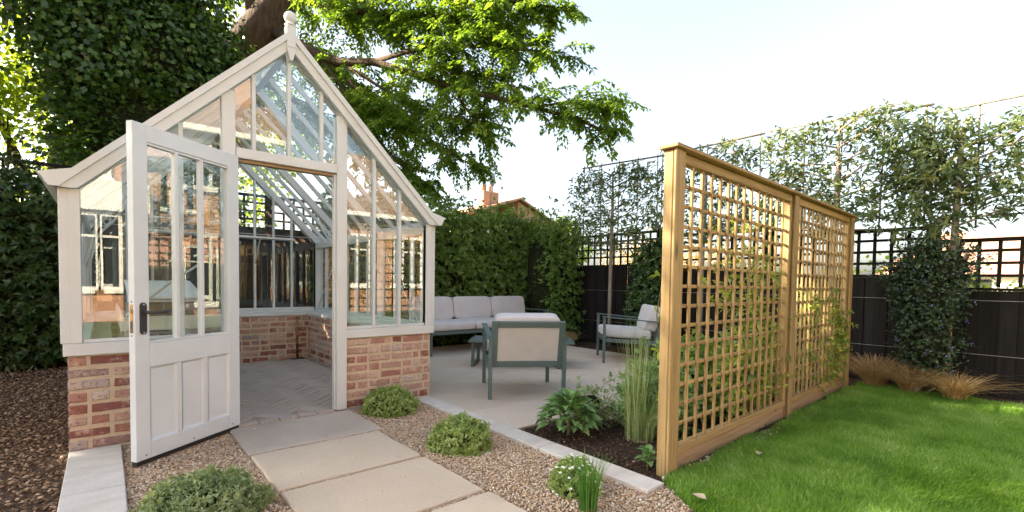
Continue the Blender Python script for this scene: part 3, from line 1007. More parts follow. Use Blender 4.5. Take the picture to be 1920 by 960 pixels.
# ------------------------------------------------------------------ the open door (part of the greenhouse)
# local: s along the leaf from hinge (x), thickness y, z up; camera side is +y
HX, HY = .905, -.052
ang = math.atan2(-.46, -.605)
door = MB()
T = .022
def dbx(mb, s0, s1, z0, z1, t=T, c=.003): return mb.cbox(s0, s1, -t, t, z0, z1, c)
dS = MB(); DWd = .768
dbx(dS, 0, .095, .03, 1.965)
d = dS.build('door', M['door'], gh)
d.location = (HX, HY, 0); d.rotation_euler = (0, 0, ang)
d["label"] = "white half glazed door standing open"
dbx(MB(), DWd - .088, DWd, .03, 1.965).build('stile', M['door'], d)
dbx(MB(), .096, DWd - .089, 1.868, 1.965).build('rail', M['door'], d)
dbx(MB(), .096, DWd - .089, .565, .705).build('rail', M['door'], d)
dbx(MB(), .096, DWd - .089, .03, .128).build('rail', M['door'], d)
for s in (.29, .486): MB().cbox(s - .017, s + .017, -.020, .020, .129, .564, .003).build('muntin', M['door'], d)
for s0, s1 in ((.0965, .272), (.308, .468), (.504, .6785)):
    mb = MB().box(s0, s1, -.008, .008, .129, .564)
    mb.build('panel', M['door'], d)
    for s_ in (-1, 1):       # bevelled moulding round the panel
        f = MB()
        m_, dp = .012, .0085 * s_
        o_, i_ = .0195 * s_, .0085 * s_
        a0, a1, b0, b1 = s0, s1, .129, .564
        V_ = [(a0, o_, b0), (a1, o_, b0), (a1, o_, b1), (a0, o_, b1), (a0 + m_, i_, b0 + m_), (a1 - m_, i_, b0 + m_), (a1 - m_, i_, b1 - m_), (a0 + m_, i_, b1 - m_)]
        f.add(V_, [(0, 1, 5, 4), (1, 2, 6, 5), (2, 3, 7, 6), (3, 0, 4, 7)])
        f.build('panel_moulding', M['door'], d)
for s in (.305, .488): MB().cbox(s - .012, s + .012, -.018, .018, .706, 1.867, .003).build('glazing_bar', M['door'], d)
for s0, s1 in ((.097, .292), (.318, .475), (.501, .678)):
    MB().box(s0, s1, -.002, .002, .707, 1.866).build('pane', M['glass'], d)
    # glazing bead
    for sg in (-1, 1):
        for zb in (.713, 1.860):
            MB().bar((s0, sg * .010, zb), (s1, sg * .010, zb), .014, .012).build('glazing_bead', M['door'], d)
MB().box(.01, DWd - .004, -.016, .018, .004, .029).build('draught_strip', M['rubber'], d)
# handle on the camera side
hp = MB()
hz0, hz1, hs = .762, .946, .722
prof = []
for t in np.linspace(0, math.pi, 9): prof.append((hs + .019 * math.cos(t), hz1 - .019 + .019 * math.sin(t)))
for t in np.linspace(math.pi, 2 * math.pi, 9): prof.append((hs + .019 * math.cos(t), hz0 + .019 + .019 * math.sin(t)))
hp.prism(prof[::-1], 'y', T + .0005, T + .009)
hpo = hp.build('handle_plate', M['black'], d)
MB().tube([(hs, T + .008, .890), (hs, T + .038, .890), (hs - .012, T + .05, .890), (hs - .05, T + .052, .887), (hs - .10, T + .05, .888), (hs - .135, T + .046, .893)], [.010, .010, .0095, .009, .0105, .008], 10).build('lever', M['black'], hpo)
for z in (.772, .934): MB().tube([(hs, T + .009, z), (hs, T + .011, z)], .004, 8).build('screw', M['wire'], hpo)
lk = MB().cbox(DWd - .0005, DWd + .002, -.010, .010, .772, .935, .0005).build('lock_plate', M['brass'], d)
MB().cbox(DWd + .001, DWd + .008, -.006, .006, .885, .905, .001).build('latch', M['brass'], lk)
MB().box(DWd + .0021, DWd + .0026, -.006, .006, .795, .84).build('bolt_slot', M['black'], lk)
for z in (.757, .951): MB().tube([(DWd, 0, z), (DWd + .0015, 0, z)], .0045, 8).build('screw', M['black'], d)
for s in (.07, .39, .71): MB().tube([(s, T, .055), (s, T + .002, .055)], .0045, 8).build('screw', M['black'], d)
for z in (.30, 1.05, 1.75): MB().tube([(-.004, -T - .002, z - .04), (-.004, -T - .002, z + .04)], .006, 8).build('hinge', M['paint'], d)

# staging inside, along the left wall
st = tag(empty('staging_bench', (.26, .28, .014)), 'cream slatted staging bench inside the greenhouse behind the door', 'bench')
MB().cbox(0, .66, 0, .022, .70, .80, .003).build('tray_front', M['tray'], st)
MB().cbox(0, .022, .024, 2.3, .70, .80, .003).build('tray_side', M['tray'], st)
MB().cbox(.638, .66, .024, 2.3, .70, .80, .003).build('tray_side', M['tray'], st)
MB().box(.023, .637, .024, 2.3, .705, .718).build('tray_base', M['tray'], st)
for xx in (.02, .60):
    for yy in (.05, 1.15, 2.2): MB().cbox(xx, xx + .04, yy, yy + .04, 0, .699, .003).build('leg', M['tray'], st)
sd = tag(empty('seed_box', (.30, .33, .734)), 'brown timber seed box on the staging bench', 'seed box')
MB().cbox(0, .54, 0, .018, 0, .16, .003).build('side', M['grave_x'], sd); MB().cbox(0, .54, .482, .50, 0, .16, .003).build('side', M['grave_x'], sd)
MB().cbox(0, .018, .0185, .4815, 0, .16, .003).build('end', M['grave_x'], sd); MB().cbox(.522, .54, .0185, .4815, 0, .16, .003).build('end', M['grave_x'], sd)
MB().box(.019, .521, .019, .481, .005, .13).build('compost', M['soil'], sd)
pg = tag(empty('propagator', (.34, .95, .734)), 'white wedge shaped cold frame box standing on the staging', 'cold frame')
MB().prism([(0, 0), (.9, 0), (.9, .30), (0, .17)], 'x', 0, .48).build('body', M['white'], pg)
MB().bar((.24, -.01, .185), (.24, .91, .317), .52, .02, (0, -.14, .99), .003).build('lid', M['white'], pg)
pr = tag(MB().tube([(.29, .315, .82), (.55, .325, 1.06), (.74, .40, 1.20)], .010, 6).build('prop_rod', M['tray']), 'thin pale prop rod leaning across the seed box', 'rod')

# ------------------------------------------------------------------ wooden trellis screen
tr = tag(empty('trellis_screen', (2.60, -2.505, 0), math.atan2(.118, 3.72)), 'golden timber trellis screen of two square lattice panels on three posts', 'trellis')
PX = [0.0, 1.93, 3.72]                    # left faces of the posts
PWD = .095
for x in PX:
    MB().cbox(x + .004, x + PWD, .012, .072, -.05, 1.852, .006).build('post', M['wood_z'], tr)
    MB().cbox(x, x + PWD + .012, -.008, .009, -.05, 1.852, .004).build('post_cover', M['wood_z'], tr)
MB().cbox(-.026, PX[2] + PWD + .035, -.030, .090, 1.854, 1.876, .004).build('capping', M['wood_x'], tr)
for x0, x1 in ((PX[0] + PWD + .002, PX[1] - .002), (PX[1] + PWD + .002, PX[2] - .002)):
    yc = .042
    MB().cbox(x0, x1, yc - .026, yc + .026, 1.795, 1.85, .004).build('top_rail', M['wood_x'], tr)
    MB().cbox(x0, x1, yc - .026, yc + .026, .088, .138, .004).build('bottom_rail', M['wood_x'], tr)
    MB().cbox(x0, x1, yc - .016, yc + .016, -.02, .086, .004).build('gravel_board', M['grave_x'], tr)
    for xa in (x0, x1 - .04): MB().cbox(xa, xa + .038, yc - .024, yc + .024, .139, 1.794, .003).build('side_rail', M['wood_z'], tr)
    n = 13
    xi0, xi1 = x0 + .04, x1 - .04
    for k in range(n):
        xx = xi0 + (xi1 - xi0) * (k + 1) / (n + 1)
        MB().cbox(xx - .0105, xx + .0105, yc - .017, yc - .001, .140, 1.793, .002).build('slat', M['wood_z'], tr)
    m = 13
    for k in range(m):
        zz = .139 + (1.794 - .139) * (k + 1) / (m + 1)
        MB().cbox(xi0, xi1, yc + .0005, yc + .016, zz - .0105, zz + .0105, .002).build('slat', M['wood_x'], tr)

# ------------------------------------------------------------------ black fences with lattice tops
def black_fence(name, label, panels, axis, pos):
    """panels: (a0, a1, board_top, lattice_top); axis the fence runs along; face towards the garden"""
    e = tag(empty(name, (0, 0, 0)), label, 'fence')
    sgn = -1
    def bx(mb, a0, a1, d0, d1, z0, z1, c=.003):
        # d measured from pos towards the garden (negative = towards garden)
        if axis == 'y': mb.cbox(pos + min(d0, d1), pos + max(d0, d1), min(a0, a1), max(a0, a1), z0, z1, c)
        else: mb.cbox(min(a0, a1), max(a0, a1), pos + min(d0, d1), pos + max(d0, d1), z0, z1, c)
        return mb
    al = 'fence_' + axis
    for (a0, a1, bt, lt) in panels:
        lo, hi = min(a0, a1), max(a0, a1)
        n = max(1, round((hi - lo - .1) / .118))
        w = (hi - lo - .1) / n
        for k in range(n):
            p = lo + .05 + k * w
            o = random.uniform(-.003, .003)
            bx(MB(), p - (.008 if k % 2 else -.002), p + w + (.008 if k % 2 else -.002), -.014 - (.016 if k % 2 else 0) + o, .0 - (.016 if k % 2 else 0) + o, -.04, bt - .03, .002).build('board', M['fence_z'], e)
        bx(MB(), lo + .05, hi - .05, -.035, .03, bt - .028, bt + .004).build('rail', M[al], e)
        bx(MB(), lo + .05, hi - .05, -.03, .025, lt - .04, lt).build('rail', M[al], e)
        m = max(2, round((hi - lo - .1) / .155))
        for k in range(m + 1):
            p = lo + .055 + (hi - lo - .11) * k / m
            bx(MB(), p - .016, p + .016, -.022, -.001, bt + .005, lt - .041, .002).build('slat', M['fence_z'], e)
        rows = max(1, round((lt - bt) / .135) - 1)
        for k in range(rows):
            z = bt + (lt - bt) * (k + 1) / (rows + 1)
            bx(MB(), lo + .05, hi - .05, .0005, .02, z - .015, z + .015, .002).build('slat', M[al], e)
        for a in (lo,):
            bx(MB(), a - .049, a + .049, -.05, .05, -.05, lt + .03, .005).build('post', M['fence_z'], e)
    hi = max(max(p[0], p[1]) for p in panels)
    return e, bx, hi

fe, fbx, fhi = black_fence('lattice_fence', 'black boarded fence with lattice top stepping down behind the trellis and shrubs', [(4.37, 2.35, 1.44, 2.0), (2.35, .45, 1.44, 2.0), (.45, -1.25, 1.36, 1.90), (-1.25, -2.95, 1.25, 1.79), (-2.95, -4.75, 1.11, 1.63)], 'y', 7.15)
for z in (.98, .42):
    MB().tube([(7.085, 2.3, z), (7.085, -4.7, z)], .0016, 6).build('training_wire', M['wire'], fe)
fb, bbx, bhi = black_fence('lattice_fence', 'black boarded fence with lattice top behind the greenhouse and ivy', [(-6.8, -5.0, 1.9, 2.50), (-5.0, -3.2, 1.9, 2.50), (-3.2, -1.4, 1.9, 2.50), (-1.4, .4, 1.9, 2.50), (.4, 2.2, 1.9, 2.42), (2.2, 4.0, 1.9, 2.42), (4.0, 5.8, 1.75, 2.2), (5.8, 7.2, 1.5, 2.05)], 'x', 4.42)

# ------------------------------------------------------------------ garden furniture
def rbox_cushion(mb, x0, x1, y0, y1, z0, z1, r=.035, puff=.012, n=7):
    """rounded, slightly crowned cushion"""
    def axis(a, b):
        t = np.linspace(0, math.pi / 2, 4)
        lo = [a + r * (1 - math.cos(q)) for q in t]
        return lo
    us = np.linspace(-1, 1, 13)
    # superellipsoid grid
    nu, nv = 28, 12
    cx_, cy_, cz_ = (x0 + x1) / 2, (y0 + y1) / 2, (z0 + z1) / 2
    hx, hy, hz = (x1 - x0) / 2, (y1 - y0) / 2, (z1 - z0) / 2
    vs, fs = [], []
    def sp(v, e): return math.copysign(abs(v) ** e, v)
    e1, e2 = .22, .09
    for j in range(nv + 1):
        ph = -math.pi / 2 + math.pi * j / nv
        for i in range(nu):
            th = 2 * math.pi * (i + .5) / nu
            cu = sp(math.cos(ph), e1)
            vs.append((cx_ + hx * cu * sp(math.cos(th), e2), cy_ + hy * cu * sp(math.sin(th), e2), cz_ + hz * sp(math.sin(ph), e1 + .15) ))
    for j in range(nv):
        for i in range(nu):
            i2 = (i + 1) % nu
            fs.append((j * nu + i, j * nu + i2, (j + 1) * nu + i2, (j + 1) * nu + i))
    mb.add(vs, fs, True)
    return mb

def cushion(name, x0, x1, y0, y1, z0, z1, parent, rot=0.0, piv=None):
    mb = rbox_cushion(MB(), x0, x1, y0, y1, z0, z1)
    if rot:
        py, pz = piv
        c, s = math.cos(rot), math.sin(rot)
        mb.v = [(x, py + (y - py) * c - (z - pz) * s, pz + (y - py) * s + (z - pz) * c) for x, y, z in mb.v]
    o = mb.build(name, M['cushion'], parent)
    return o

def lounge_chair(loc, rz, label):
    """local: x across, +y forward"""
    c = tag(empty('lounge_chair', loc, rz), label, 'chair', 'green metal lounge chairs')
    w, g = .35, M['green_metal']
    for s in (-1, 1):
        MB().bar((s * w, .36, 0), (s * w, .36, .625), .036, .036, (0, 1, 0), .003).build('leg', g, c)
        MB().bar((s * w, -.38, 0), (s * w, -.40, .60), .036, .036, (0, 1, 0), .003).build('leg', g, c)
        MB().bar((s * w, .39, .642), (s * w, -.42, .575), .055, .016, (0, 0, 1), .003).build('arm', g, c)
        MB().bar((s * w, .335, .318), (s * w, -.36, .285), .03, .05, (0, 0, 1), .003).build('side_rail', g, c)
    MB().bar((-w + .02, .36, .325), (w - .02, .36, .325), .03, .05, (0, 0, 1), .003).build('front_rail', g, c)
    MB().bar((-w + .02, -.10, .30), (w - .02, -.10, .30), .025, .025).build('cross_rail', g, c)
    # back frame leaning backwards, textile stretched inside
    a, b = Vector((0, -.345, .30)), Vector((0, -.455, .735))
    n = (b - a).normalized(); out = Vector((0, -n.z, n.y))
    fr = MB()
    for s in (-1, 1): fr.bar(a + Vector((s * .315, 0, 0)), b + Vector((s * .315, 0, 0)), .055, .034, (0, 1, 0), .003)
    fr.bar(a + Vector((-.2870, 0, 0)) + n * .03, a + Vector((.2870, 0, 0)) + n * .03, .034, .058, n, .003)
    fr.bar(b + Vector((-.2870, 0, 0)) - n * .029, b + Vector((.2870, 0, 0)) - n * .029, .034, .056, n, .003)
    fo = fr.build('back_frame', g, c)
    MB().bar(a + n * .058 , b - n * .056, .576, .010, (0, 1, 0)).build('back_sling', M['sling'], fo)
    cushion('seat_cushion', -.325, .325, -.29, .375, .335, .475, c, .045, (0, .33))
    cushion('back_cushion', -.315, .315, -.35, -.19, .42, .785, c, .24, (-.35, .42))
    return c

def face(dx, dy): return math.atan2(-dx, dy)
lounge_chair((3.40, -.345, 0.002), face(.54, .84), 'green metal lounge chair with its sling back turned towards the camera')
lounge_chair((5.93, .22, 0.002), face(-.72, .69), 'green metal lounge chair beside the young tree, half behind the trellis post')

sf = tag(empty('garden_sofa', (3.78, 2.06, 0.002)), 'long green metal garden sofa with pale grey cushions against the hedge', 'sofa')
SLn = 2.42
for x in (0.0, SLn):
    for y in (0.0, .78): MB().cbox(x - .018, x + .018, y - .018, y + .018, 0, .30 if y == 0 and x == 0 else .60, .003).build('leg', M['green_metal'], sf)
MB().cbox(.0, SLn, -.016, .016, .302, .352, .003).build('front_rail', M['green_metal'], sf)
MB().cbox(.02, SLn - .02, .764, .796, .302, .352, .003).build('back_rail', M['green_metal'], sf)
for x in (0.0, .8, 1.6, SLn): MB().cbox(x - .015, x + .015, .02, .762, .305, .348, .003).build('cross_rail', M['green_metal'], sf)
MB().cbox(SLn - .03, SLn + .03, -.03, .82, .602, .618, .003).build('arm', M['green_metal'], sf)
MB().cbox(.0, SLn, .785, .815, .60, .63, .003).build('back_bar', M['green_metal'], sf)
for k in range(3):
    x0 = .0 + k * .795
    cushion('seat_cushion', x0 + .002, x0 + .79, -.03, .70, .352, .485, sf)
    cushion('back_cushion', x0 + .004, x0 + .788, .58, .73, .465, .85, sf, -.17, (.64, .47))

tb = tag(empty('coffee_table', (4.68, .08, 0.002), math.atan2(.69, -.72)), 'low green metal coffee table behind the nearest lounge chair', 'table')
# local x along the long side, -y away from the camera
MB().cbox(0, 1.36, -.66, 0, .318, .338, .003).build('table_top', M['green_metal'], tb)
for x in (.20, 1.30):
    mb = MB()
    mb.cbox(x - .02, x + .02, -.62, -.58, 0, .317, .003); mb.cbox(x - .02, x + .02, -.08, -.04, 0, .317, .003)
    mb.cbox(x - .0195, x + .0195, -.579, -.081, 0, .035, .003); mb.cbox(x - .0195, x + .0195, -.579, -.081, .282, .316, .003)
    mb.build('sled_leg', M['green_metal'], tb)

# ------------------------------------------------------------------ hedges
def hedge(name, label, x0, x1, y0, y1, z1, n, leafL, mat, per=6, bump=.12, faces=('f', 't', 'l', 'r'), ragged=.18, seed=1, spread=.85):
    e = tag(empty(name, ((x0 + x1) / 2, (y0 + y1) / 2, 0)), label, 'hedge')
    ox, oy = e.location.x, e.location.y
    A = {'f': (x1 - x0) * z1, 't': (x1 - x0) * (y1 - y0), 'l': (y1 - y0) * z1, 'r': (y1 - y0) * z1}
    tot = sum(A[f] for f in faces)
    C, D = [], []
    for f in faces:
        m = int(n * A[f] / tot)
        a, b = rng.random(m), rng.random(m)
        if f == 'f': p = np.stack([x0 + a * (x1 - x0), np.full(m, y0), b * z1], 1); nn = np.array([0, -1, .35])
        if f == 't': p = np.stack([x0 + a * (x1 - x0), y0 + b * (y1 - y0), np.full(m, z1)], 1); nn = np.array([0, -.2, 1.])
        if f == 'l': p = np.stack([np.full(m, x0), y0 + a * (y1 - y0), b * z1], 1); nn = np.array([-1, -.1, .35])
        if f == 'r': p = np.stack([np.full(m, x1), y0 + a * (y1 - y0), b * z1], 1); nn = np.array([1, -.1, .35])
        w = fbm(p[:, 0] + p[:, 1], p[:, 2] * 1.1, 3.1, seed) * bump + rng.normal(0, .05, m)
        depth = rng.exponential(.05, m)
        p = p + unit(nn[None])[0] * (w - depth)[:, None]
        if f == 't': p[:, 2] += np.abs(rng.normal(0, ragged, m)) * (fbm(p[:, 0], p[:, 1], 4.0, seed + 2) > -.1)
        C.append(p); D.append(unit(nn[None] + rng.normal(0, .45, (m, 3))))
    C, D = np.concatenate(C), np.concatenate(D)
    ok = C[:, 2] > .05
    C, D = C[ok], D[ok]
    P, Ax, N = whorls(C, D, per, spread)
    P = P - np.array([ox, oy, 0])
    t = np.tile(np.clip(.35 + .2 * fbm(C[:, 0] + C[:, 1], C[:, 2], 5, seed + 5) + rng.normal(0, .2, len(C)), 0, 1), per)
    L = rng.uniform(.7, 1.2, len(P)) * leafL
    leaves('foliage', P, Ax, N, L, L * .36, mat, e, fold=.18, droop=.10, kind=2, tint=t)
    # opaque dark core, the hedge's inner shade put into its colour
    cb = MB()
    i = .16
    for k in range(int((x1 - x0) / .45) + 1):
        cxk = min(x0 + .25 + k * .45, x1 - .2)
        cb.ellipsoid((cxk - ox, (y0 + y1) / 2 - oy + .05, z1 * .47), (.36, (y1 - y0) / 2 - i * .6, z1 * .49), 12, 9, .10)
    cb.build('shade_core', M['darkcore'], e)
    for k in range(int((x1 - x0) / .7) + 1):
        cxk = x0 + .3 + k * .7
        if cxk < x1: MB().tube([(cxk - ox, 0, -.02), (cxk - ox + .03, .02, .5)], [.03, .02], 7).build('stem', M['stem'], e)
    return e
M['darkcore'] = mat_ground('foliage_inner_shade', [(.3, (.010, .012, .006)), (.6, (.022, .028, .010)), (.8, (.04, .05, .018))], 14, 1, .05)  # near-black fill: shade deep in the foliage put into the colour
hedge('laurel_hedge', 'tall glossy green hedge behind the garden sofa', 2.75, 6.75, 3.02, 3.9, 2.26, 6800, .092, M['hedge'], 6, .10, ('f', 't', 'l', 'r'), .20, 1)
hedge('laurel_hedge', 'rounded end of the hedge in the corner beside the black fence', 6.42, 7.08, 2.12, 3.1, 2.2, 1500, .085, M['hedge'], 6, .10, ('f', 't', 'l'), .18, 3)
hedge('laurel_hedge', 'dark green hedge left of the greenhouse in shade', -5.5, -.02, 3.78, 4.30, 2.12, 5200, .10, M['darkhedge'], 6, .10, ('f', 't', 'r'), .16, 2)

# ------------------------------------------------------------------ trees
def grow_sprays(limbs, per_m, blen, leafL, droop=.5, twig_n=7, up=.15, start=0.15, seed=3):
    """side branches with flat leafy sprays along limb polylines -> leaf arrays and twig polylines"""
    r = np.random.default_rng(seed)
    P, A, N, T, tw = [], [], [], [], []
    for pts, dens in limbs:
        pts = np.array(pts, float)
        seg = np.linalg.norm(np.diff(pts, axis=0), axis=1); tot = seg.sum(); cum = np.concatenate([[0], np.cumsum(seg)])
        nb = int(tot * per_m * dens)
        for k in range(nb):
            s = (start + (1 - start) * r.random() ** .85) * tot
            i = min(np.searchsorted(cum, s) - 1, len(seg) - 1); i = max(i, 0)
            p = pts[i] + (pts[i + 1] - pts[i]) * (s - cum[i]) / seg[i]
            tg = unit((pts[i + 1] - pts[i])[None])[0]
            d = tg * r.uniform(.2, 1.0) + r.normal(0, .75, 3) * np.array([1, 1, .55]) + np.array([0, 0, up])
            d = d / np.linalg.norm(d)
            L = r.uniform(*blen) * (1.0 - .55 * s / tot)
            nseg = 7
            q = p.copy(); line = [q.copy()]
            tc = np.clip(.42 + r.normal(0, .2), 0, 1)
            for j in range(nseg):
                d = d + np.array([0, 0, -droop / nseg]) + r.normal(0, .06, 3); d = d / np.linalg.norm(d)
                q = q + d * L / nseg; line.append(q.copy())
                if j >= 1:
                    # side twigs in the horizontal plane of the spray
                    sd = np.cross(d, [0, 0, 1]); sd = sd / (np.linalg.norm(sd) + 1e-9)
                    for sg in (-1, 1):
                        tl_ = L * r.uniform(.18, .38) * (1 - .5 * j / nseg)
                        td = d * .7 + sd * sg * .8 + np.array([0, 0, -.18]) + r.normal(0, .12, 3); td = td / np.linalg.norm(td)
                        nl = max(3, int(tl_ / (leafL * .42)))
                        ts = (np.arange(nl) + .5) / nl
                        base = q[None] + td[None] * (ts * tl_)[:, None] + np.array([0, 0, -1])[None] * (ts ** 2 * tl_ * .25)[:, None]
                        sd2 = np.cross(td, [0, 0, 1]); sd2 = sd2 / (np.linalg.norm(sd2) + 1e-9)
                        alt = np.where(np.arange(nl) % 2 == 0, 1, -1)[:, None]
                        ax = td[None] * .65 + sd2[None] * alt * .75 + np.array([0, 0, -.30])[None] + r.normal(0, .16, (nl, 3))
                        P.append(base); A.append(ax); N.append(np.array([0, 0, 1.])[None] + r.normal(0, .28, (nl, 3)))
                        T.append(np.clip(tc + r.normal(0, .13, nl), 0, 1))
                # leaves directly on the branch
                P.append(q[None].repeat(2, 0)); A.append(np.stack([d, d]) + r.normal(0, .6, (2, 3))); N.append(np.array([[0, 0, 1.]] * 2) + r.normal(0, .3, (2, 3))); T.append(np.clip(tc + r.normal(0, .13, 2), 0, 1))
            tw.append(np.array(line))
    return np.concatenate(P), np.concatenate(A), np.concatenate(N), np.concatenate(T), tw

def twig_mesh(name, tw, r0, mat, parent, every=1):
    mb = MB()
    for ln in tw[::every]:
        mb.tube([ln[i] for i in (0, 2, 4, len(ln) - 1)], [r0, r0 * .75, r0 * .5, r0 * .25], 4, False)
    return mb.build(name, mat, parent)

bt = tag(empty('large_tree', (1.6, 7.8, 0)), 'large tree with drooping bright green branches reaching over the greenhouse', 'tree')
o3 = np.array([1.6, 7.8, 0])
trunk = [(1.55, 7.85, -.1), (1.60, 7.8, 1.5), (1.68, 7.65, 3.2), (1.841, 7.412, 4.45), (2.098, 6.971, 5.30), (2.463, 6.551, 5.843), (2.803, 6.29, 6.42), (3.128, 6.049, 7.153), (3.384, 5.903, 8.61)]
MB().tube([np.array(p) - o3 for p in trunk], [.52, .44, .40, .38, .36, .34, .30, .25, .16], 16).build('trunk', M['bark'], bt)
LIMBS = {
 'a': [(2.463, 6.551, 5.843), (2.385, 6.517, 6.458), (2.197, 6.458, 7.342), (1.9, 6.3, 8.4)],
 'b': [(2.6, 6.45, 6.0), (3.353, 5.506, 5.354), (3.623, 5.137, 5.182), (4.039, 4.65, 5.166), (4.491, 3.853, 4.81), (4.832, 3.151, 4.458), (5.542, 1.865, 3.97), (5.88, 1.08, 3.62), (6.03, .76, 3.40)],
 'c': [(5.542, 1.865, 3.97), (5.78, 1.14, 3.92), (6.02, .70, 3.78)],
 'd': [(4.039, 4.65, 5.166), (4.35, 3.993, 5.21), (4.841, 3.18, 5.199), (5.355, 2.204, 4.954), (5.804, 1.418, 4.769)],
 'e': [(2.95, 6.18, 6.75), (4.015, 4.612, 6.651), (4.797, 3.13, 6.11), (5.431, 2.042, 5.665), (5.75, 1.545, 5.50)],
 'f': [(3.507, 5.372, 5.286), (4.026, 4.613, 4.283), (4.526, 3.899, 3.769), (4.927, 3.274, 3.359), (5.2, 2.95, 3.10)],
 'g': [(3.353, 5.506, 5.354), (3.839, 4.903, 4.263), (4.169, 4.457, 3.591), (4.491, 4.024, 3.031), (4.70, 3.737, 2.80)],
 'h': [(2.9, 6.2, 6.6), (3.597, 5.073, 6.11), (4.309, 3.925, 5.807), (4.94, 2.847, 5.511), (5.458, 2.113, 5.232)],
 'i': [(4.832, 3.151, 4.458), (4.978, 2.867, 3.973), (5.122, 2.596, 3.627)],
 'j': [(3.3, 5.95, 8.1), (4.31, 4.157, 7.876), (5.096, 2.785, 6.959), (5.764, 1.652, 6.172)],
 'k': [(3.623, 5.137, 5.182), (4.24, 4.181, 4.459), (4.791, 3.422, 4.02), (5.2, 2.8, 3.85)],
 'l': [(2.1, 6.97, 5.3), (2.9, 6.9, 5.0), (3.9, 6.4, 4.4), (4.7, 5.8, 3.7)],
 'm': [(2.46, 6.55, 5.85), (3.4, 6.2, 5.6), (4.4, 5.6, 5.0), (5.1, 5.0, 4.3)],
 'o': [(3.1, 6.0, 7.2), (4.1, 4.5, 6.0), (4.9, 3.2, 5.7), (5.4, 2.4, 5.35)],
 'p': [(4.35, 3.993, 5.21), (4.9, 3.4, 4.85), (5.3, 2.6, 4.5), (5.6, 2.0, 4.3)],
 'q': [(2.3, 6.7, 5.6), (3.0, 7.2, 6.0), (3.8, 7.4, 6.2), (4.6, 7.3, 6.0)],
 'r': [(2.6, 6.5, 6.1), (3.3, 6.6, 6.8), (4.2, 6.3, 7.2)],
 's': [(1.9, 7.2, 4.8), (2.8, 7.6, 4.8), (3.8, 7.5, 4.4)],
 'n': [(1.68, 7.65, 3.6), (1.0, 7.0, 4.8), (.4, 6.6, 6.0)],
}
DENS = dict(a=1.8, b=.62, c=1.7, d=1.2, e=1.3, f=1.35, g=1.5, h=1.3, i=1.5, j=.8, k=1.2, l=1.4, m=1.4, n=1.7, o=1.2, p=1.1, q=1.3, r=1.3, s=1.3)
R0 = dict(a=.15, b=.11, c=.022, d=.05, e=.07, f=.04, g=.035, h=.06, i=.02, j=.09, k=.035, l=.06, m=.06, n=.10, o=.05, p=.03, q=.05, r=.06, s=.05)
for k, pts in LIMBS.items():
    r0 = R0[k]
    MB().tube([np.array(p) - o3 for p in pts], list(np.linspace(r0, max(.008, r0 * .12), len(pts))), 8).build('limb', M['bark'], bt)
P, A, N, T, tw = grow_sprays([(p, DENS[k]) for k, p in LIMBS.items()], 15.5, (.55, 1.3), .078, .75, seed=5)
L = rng.uniform(.75, 1.2, len(P)) * .088
leaves('crown', P - o3, A, N, L, L * .55, M['beech'], bt, fold=.10, droop=.12, tint=T)
twig_mesh('twigs', [t - o3 for t in tw], .009, M['bark'], bt)["kind"] = "stuff"
print('large tree leaves', len(P))

def blob_leaves(blobs, n, jitter=.12, thick=.35, seed=1, bias_up=.2):
    """points on lumpy ellipsoid shells, outward directions"""
    r = np.random.default_rng(seed)
    vol = np.array([a * b + b * c + a * c for _, (a, b, c) in blobs]); vol = vol / vol.sum()
    P, D = [], []
    for (c, rad), v in zip(blobs, vol):
        m = int(n * v)
        d = unit(r.normal(size=(m, 3)))
        rr = 1 - np.abs(r.normal(0, thick, m)) * .6 + .14 * fbm(d[:, 0] * 2 + c[0], d[:, 2] * 2 + d[:, 1] * 2 + c[1], 2.3, seed + 1)
        p = np.array(c) + d * np.array(rad) * rr[:, None] + r.normal(0, jitter, (m, 3))
        P.append(p); D.append(unit(d / np.array(rad) + np.array([0, 0, bias_up])))
    return np.concatenate(P), np.concatenate(D)

def leafy_tree(name, label, base, trunk_pts, trunk_r, blobs, n, leafL, mat, core=None, cat='tree', seed=1, wid=.7, droop=.35, limb_n=6, group=None):
    e = tag(empty(name, base), label, cat, group)
    b3 = np.array(base)
    if trunk_pts:
        MB().tube([np.array(p) - b3 for p in trunk_pts], trunk_r, 12).build('trunk', M['bark'], e)
        rd = random.Random(seed)
        for (c, rad) in blobs[:limb_n]:
            s = np.array(trunk_pts[-1 if len(trunk_pts) < 3 else -2]); q = np.array(c)
            mid = (s + q) / 2 + np.array([rd.uniform(-.2, .2), rd.uniform(-.2, .2), .15])
            MB().tube([s - b3, mid - b3, q - b3, q - b3 + np.array([0, 0, rad[2] * .5])], [trunk_r[-1] * .7, trunk_r[-1] * .45, trunk_r[-1] * .25, .012], 7).build('limb', M['bark'], e)
    P, D = blob_leaves(blobs, n, seed=seed)
    ax = unit(D * .55 + np.random.default_rng(seed).normal(0, .6, D.shape) + np.array([0, 0, -droop]))
    L = rng.uniform(.7, 1.25, len(P)) * leafL
    leaves('crown', P - b3, ax, D + rng.normal(0, .35, D.shape), L, L * wid, mat, e, fold=.08, droop=.08)
    if core:
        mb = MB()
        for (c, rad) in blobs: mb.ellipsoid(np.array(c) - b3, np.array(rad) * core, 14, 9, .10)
        mb.build('crown_shade_core', M['darkcore'], e)  # solid dark fill standing for shade inside the crown
    return e
